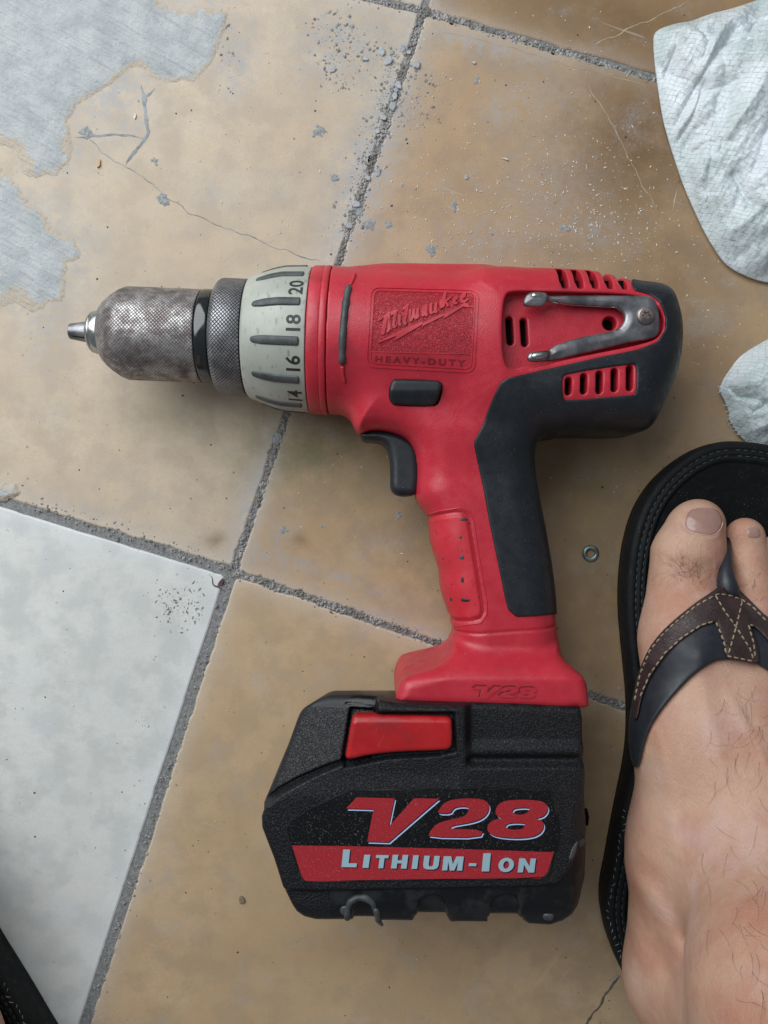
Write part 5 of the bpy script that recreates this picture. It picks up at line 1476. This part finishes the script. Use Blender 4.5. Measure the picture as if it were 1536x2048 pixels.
# the left foot: the same pair mirrored, only its inner edge enters the lower left corner
ang = math.radians(20.2)
src = np.array(at(1250, 1610, 18)[:2]); dst = np.array(at(4, 1958, 18)[:2])
def LT(V):
    V = np.asarray(V, float).copy(); x = -(V[:, 0]-src[0]); y = V[:, 1]-src[1]
    c, s = math.cos(ang), math.sin(ang)
    V[:, 0] = dst[0]+x*c-y*s; V[:, 1] = dst[1]+x*s+y*c
    return V
VL2 = LT(VL)
NL2 = NL.copy(); c, s = math.cos(ang), math.sin(ang); nx = -NL[:, 0]; ny = NL[:, 1]; NL2[:, 0] = nx*c-ny*s; NL2[:, 1] = nx*s+ny*c
foot2 = mesh_obj('foot', VL2, QL[:, ::-1], SKIN, person, normals=NL2, label='bare left foot at the lower left corner')
d0 = LT(np.array([[at(1500, 1500, 0)[0], at(1500, 1500, 0)[1], 0]]))[0]
sandal2 = thing('sandal', 'black sandal edge under the foot at the lower left corner', 'sandal', tuple(d0), 'pair of black sandals')
sole2, mo2 = make_sandal(sandal2, LT)
for src_o, nm, mt in ((strap, 'strap', SRUB), (cover, 'leather_cover', BROWN)):
    me = src_o.data; n = len(me.vertices); co = np.empty(n*3, np.float32); me.vertices.foreach_get('co', co)
    V = co.reshape(-1, 3)*1000+np.array(org(src_o)*1000); Fq = np.empty(len(me.polygons)*4, np.int32)
    me.polygons.foreach_get('vertices', Fq) if False else None
    Fq = np.array([p.vertices[:] for p in me.polygons])
    mesh_obj(nm, LT(V), Fq[:, ::-1], mt, sandal2)

# ------------------------------------------------------------------ woven sacks
def m_sack():
    q = N('woven_plastic')
    wob = q.noise(.07, 3, .5); wob2 = q.noise(.045, 2, .5, vec=q.map(loc=(7, 7, 7)))
    mp = q.map(rot=(0, 0, .45)); sp = q.n('SeparateXYZ'); q.t.links.new(mp, sp.inputs[0])
    u = q.math('ADD', sp.outputs[0], q.math('MULTIPLY', wob, 5)); v = q.math('ADD', sp.outputs[1], q.math('MULTIPLY', wob2, 9))
    W = 2.1
    uu = q.math('DIVIDE', u, W); vv = q.math('DIVIDE', v, W)
    fu = q.math('FRACT', uu); fv = q.math('FRACT', vv)
    eu = q.math('ABSOLUTE', q.math('SUBTRACT', fu, .5)); ev = q.math('ABSOLUTE', q.math('SUBTRACT', fv, .5))
    par = q.math('MODULO', q.math('ADD', q.math('FLOOR', uu), q.math('FLOOR', vv)), 2.0); par = q.math('GREATER_THAN', q.math('ABSOLUTE', par), .5)
    hu = q.math('SUBTRACT', 1, q.rng(eu, .38, .5)); hv = q.math('SUBTRACT', 1, q.rng(ev, .38, .5))
    # a tape on top shows its two long edges
    hgt = q.math('ADD', q.math('MULTIPLY', par, hu), q.math('MULTIPLY', q.math('SUBTRACT', 1, par), hv))
    g = q.rng(q.noise(.035, 5), .35, .65); c = q.mix(g, (.52, .60, .60), (.70, .755, .79))
    on = q.rng(q.noise(.55, 4, .65), .47, .55)
    gap = q.math('MULTIPLY', q.math('SUBTRACT', 1, q.rng(hgt, .0, .35)), on)
    c = q.mix(q.math('MULTIPLY', gap, .55), c, (.11, .17, .18))
    dirt = q.rng(q.noise(.08, 6, .7, vec=q.map(loc=(4, 44, 1))), .52, .7, 0, .45); c = q.mix(dirt, c, (.34, .39, .36))
    h = q.bump(hgt, .14, .8, q.bump(q.noise(.2, 3, .55), 1.0))
    return q.out(c, .34, 0, h, .45)
SACK = m_sack()
def sack(name, outline, H, label, seed, steep=16, fold_dir=1.05, amp=2.2, z0=1.0, creases=()):
    P = at2(np.array(outline, float), 2)
    if area2(P) < 0: P = P[::-1]
    O = smoothpoly(densify(chaikin(P, 1), .8), 2); c = O.mean(0); n = len(O)
    T = np.roll(O, -1, 0)-np.roll(O, 1, 0); T /= np.linalg.norm(T, axis=1)[:, None]; Nn = np.stack([-T[:, 1], T[:, 0]], 1)
    rings = [np.column_stack([c+(O-c)*.86, np.full(n, .2)]), np.column_stack([c+(O-c)*.97, np.full(n, .4)]), np.column_stack([c+(O-c)*.993, np.full(n, 1.2)])]
    S = np.concatenate([1-np.linspace(0, .25, 60)**1.0*1, np.linspace(.74, .03, 90)])
    for s in S:
        p = c+(O-c)*s
        dd = np.abs(sdpoly(O[::4], p[:, 0], p[:, 1]))
        hgt = z0+1.2+H*(1-np.exp(-dd/steep))
        a = fold_dir; u = p[:, 0]*math.cos(a)+p[:, 1]*math.sin(a); v = -p[:, 0]*math.sin(a)+p[:, 1]*math.cos(a)
        fold = 1-2*np.abs(fbm(v*.055+.3*fbm(u*.03, v*.03, 2, seed+3), u*.014, 3, seed))*2.2
        small = fbm(v*.35, u*.12, 4, seed+8)
        w_ = np.clip(dd/6, 0.08, 1)
        crk = 1-np.abs(fbm(p[:, 0]*.13, p[:, 1]*.13, 3, seed+21))*3
        hgt = hgt+w_*(amp*fold+.75*small+.5*crk)
        for pts_, dep_, wd_ in creases:
            C_ = at2(pts_, 14); dd_ = dseg(p[:, 0], p[:, 1], C_)
            hgt = hgt-w_*dep_*np.exp(-(dd_/wd_))
        rings.append(np.column_stack([p, np.maximum(hgt, .5)]))
    V, Fc = lofts(rings)
    return mesh_obj(name, V, Fc, SACK, None, (c[0], c[1], 0))
s1_ = sack('woven_sack', [(1900, -260), (1640, -140), (1545, -30), (1528, -12), (1515, 0), (1499, 6), (1478, 13), (1455, 20), (1417, 29), (1381, 44), (1362, 45), (1342, 50), (1321, 57), (1308, 67), (1306, 82), (1307, 105), (1309, 131), (1316, 180), (1324, 235), (1335, 275), (1346, 311), (1367, 375), (1395, 438), (1414, 475),
                          (1433, 507), (1450, 528), (1471, 544), (1505, 559), (1545, 568), (1640, 560), (1800, 500), (2000, 300), (2000, 0)], 34, '', 3, steep=26, amp=2.0, creases=[([(1470, 60), (1418, 130), (1385, 190), (1352, 268)], 4, 3.0), ([(1412, 165), (1392, 225), (1372, 262)], 3, 1.6), ([(1536, 38), (1510, 45), (1495, 70)], 2.5, 1.2), ([(1447, 95), (1465, 92), (1484, 92)], 2.5, .8), ([(1435, 200), (1428, 260), (1424, 330), (1432, 420), (1450, 500), (1490, 570)], 2.0, 2.5), ([(1470, 350), (1492, 400), (1540, 450)], 4.5, 3.0), ([(1536, 230), (1510, 300), (1500, 350)], 4, 5), ([(1340, 110), (1380, 150), (1420, 180), (1470, 170)], 4.5, 5), ([(1380, 300), (1420, 280), (1460, 290)], 2, 2.5), ([(1440, 120), (1452, 200), (1440, 300)], 2.5, 3), ([(1362, 60), (1358, 90), (1345, 130)], 2.5, 1.2), ([(1400, 60), (1412, 90), (1404, 120)], 2, 1.2), ([(1398, 350), (1396, 372)], 1.5, .8)])
tag(s1_, 'large white woven plastic sack slumped at the upper right corner', 'sack')
s2_ = sack('woven_sack', [(1620, 655), (1560, 668), (1536, 678), (1513, 691), (1494, 702), (1475, 717), (1456, 744), (1447, 757), (1440, 774), (1437, 779), (1443, 790), (1451, 806), (1459, 827), (1456, 836), (1466, 852), (1480, 874), (1520, 905), (1600, 905), (1700, 850), (1720, 740)], 20, '', 9, steep=11, fold_dir=.4, amp=1.6, creases=[([(1448, 771), (1476, 770), (1492, 790), (1512, 793), (1536, 806)], 3.5, 1.2), ([(1476, 771), (1462, 785), (1452, 794)], 2.5, 1), ([(1536, 810), (1515, 822)], 2, 1), ([(1470, 800), (1476, 830), (1490, 850)], 2, 1.5)])
tag(s2_, 'small crumpled white sack corner with frayed edge above the sandal toe', 'sack')
A = Acc(); rr_ = random.Random(3)
for x, y in ((1452, 812), (1455, 822), (1458, 832), (1457, 838), (1461, 846), (1465, 856), (1438, 776), (1440, 781), (1470, 862), (1476, 870)):
    a_ = rr_.uniform(2.6, 3.9); p = [np.array(at(x+4-u*math.cos(a_)*-1, y-u*math.sin(a_), 2.5+u*.05)) for u in (0, 3, 6, 9)]
    a, b_ = tube(np.array(p), .22, 4, [1, .9, .7, .4]); A.add(a, b_)
A.obj('frayed_edge', plain('sack_thread', (.62, .68, .70), .5), s2_)

# ------------------------------------------------------------------ small things
wc = at(1182, 1107, 1)
a = np.arange(48)*2*math.pi/48
def wr(r, z): return np.column_stack([wc[0]+r*np.cos(a), wc[1]+r*np.sin(a), np.full(48, z)])
V, Fc = lofts([wr(1.9, .1), wr(3.6, .1), wr(3.9, .45), wr(3.6, .95), wr(2.7, 1.25), wr(1.9, 1.1), wr(1.75, .6), wr(1.9, .1)], cap0=False, cap1=False)
wm = plain('zinc_washer', (.26, .33, .32), .38, .75, bs=.9, bd=.12, var=.35)
o = mesh_obj('washer', V, [f_ for f_ in Fc], wm, None, (wc[0], wc[1], 0)); tag(o, 'small round grey metal washer lying between the drill and sandal', 'washer')
def chip(px, py, r, label, seed, hgt=.5, el=1.0, mat=CHIP, name='cement_chip', cat='chip', grp='loose cement chips by the joint'):
    rg = np.random.default_rng(seed); c = at(px, py, .3); s = HC/F; m = 7
    q = np.sort(rg.random(m)*.6+np.arange(m))*2*math.pi/m; rr = r*s*(.75+.4*rg.random(m)); an = rg.random()*3
    x = rr*np.cos(q)*el; y = rr*np.sin(q); x, y = x*math.cos(an)-y*math.sin(an), x*math.sin(an)+y*math.cos(an)
    H = r*s*hgt; t = rg.normal(0, .12, 2)
    R0 = np.column_stack([c[0]+x, c[1]+y, np.full(m, .02)]); R1 = np.column_stack([c[0]+x*.97, c[1]+y*.97, H*.6+x*t[0]+y*t[1]+.1]); R2 = np.column_stack([c[0]+x*.7, c[1]+y*.7, H+x*t[0]*.7+y*t[1]*.7])
    V, Fc = lofts([R0, R1, R2]); o = mesh_obj(name, V, Fc, mat, None, (c[0], c[1], 0), smooth=False)
    tag(o, label, cat, grp)
for i, (x, y, r, el, lb) in enumerate(((833, 130, 9, 1.2, 'large flat grey cement chip right of the joint near the top'), (763, 103, 7, 1.3, 'pale grey chip left of the joint beside another chip'), (785, 213, 8.5, 1.0, 'biggest grey chip wedged inside the long joint'),
        (790, 191, 6.5, 1.3, 'grey chip in the joint just above the biggest one'), (797, 170, 6, 1.5, 'slanted grey chip in the joint third above the biggest'), (792, 180, 5, 1.0, 'small square grey chip in the joint between larger ones'), (818, 104, 5, 1, 'small chip on the right rim of the joint near the top'),
        (805, 97, 6, 1.3, 'angular chip on the left rim of the joint near the top'), (776, 124, 6.5, 1.9, 'thin sliver of cement left of the joint'), (713, 409, 8, 1.1, 'blocky grey chip in the widened joint above the drill'), (700, 452, 7, 1.2, 'triangular chip in the joint closest to the drill'),
        (757, 345, 5, 1.7, 'narrow chip on the right rim of the widened joint'), (735, 355, 6, 1.2, 'chip in the middle of the widened joint'), (665, 140, 5, 1.6, 'dark edged chip on the left of the crumb trail'), (731, 116, 5, 1.4, 'small chip below the crumb trail on the left tile'),
        (783, 106, 4.5, 1.3, 'tiny chip between the pale chip and the joint'), (948, 125, 3.6, 1.3, 'tiny brown edged chip on the right tile'), (932, 355, 4, 1.2, 'tiny pale chip on the right tile above the drill'), (768, 235, 5.5, 1.4, 'chip in the joint below the biggest one'), (755, 262, 5, 1.2, 'small chip in the joint midway down'))):
    chip(x, y, r, lb, 40+i, .55, el)
WOOD = plain('wood_sliver', (.50, .30, .12), .5)
chip(198, 326, 10, 'brown and white wood sliver on the upper left tile', 4, .25, .34, WOOD, 'wood_sliver', 'sliver', None)
chip(270, 232, 8, 'pale wood sliver beside the forked crack', 9, .25, .34, SHAVE, 'wood_sliver', 'sliver', None)
chip(1011, 318, 9, 'long pale metal curl on the tile above the drill', 12, .3, .2, SHAVE, 'metal_curl', 'shaving', None)
chip(484, 1788+12, 8, 'rough dark crumb on the tile left of the battery', 15, .5, .8, plain('brown_crumb', (.22, .18, .12), .8), 'crumb', 'crumb', None)
# white thread by the heel
P = [at(1218, 1962, .5), at(1222, 1966, .8), at(1226, 1961, .6), at(1231, 1958, .5), at(1236, 1952, .8)]
V, Fc = tube(np.array(P), .3, 5); o = mesh_obj('thread', V, Fc, THRW, None, (P[0][0], P[0][1], 0)); tag(o, 'short white frayed thread on the tile by the heel', 'thread')
# red chip of tile in the white tile's corner
chip(441, 1166, 9, 'dark reddish fragment in the broken corner of the white tile', 21, .2, .6, plain('reddish_fragment', (.12, .07, .075), .8), 'tile_fragment', 'fragment', None)
crack([(416, 1152), (424, 1156), (428, 1168), (440, 1178), (448, 1186)], 1.3, floor, CRD, seed=12, z=.05)
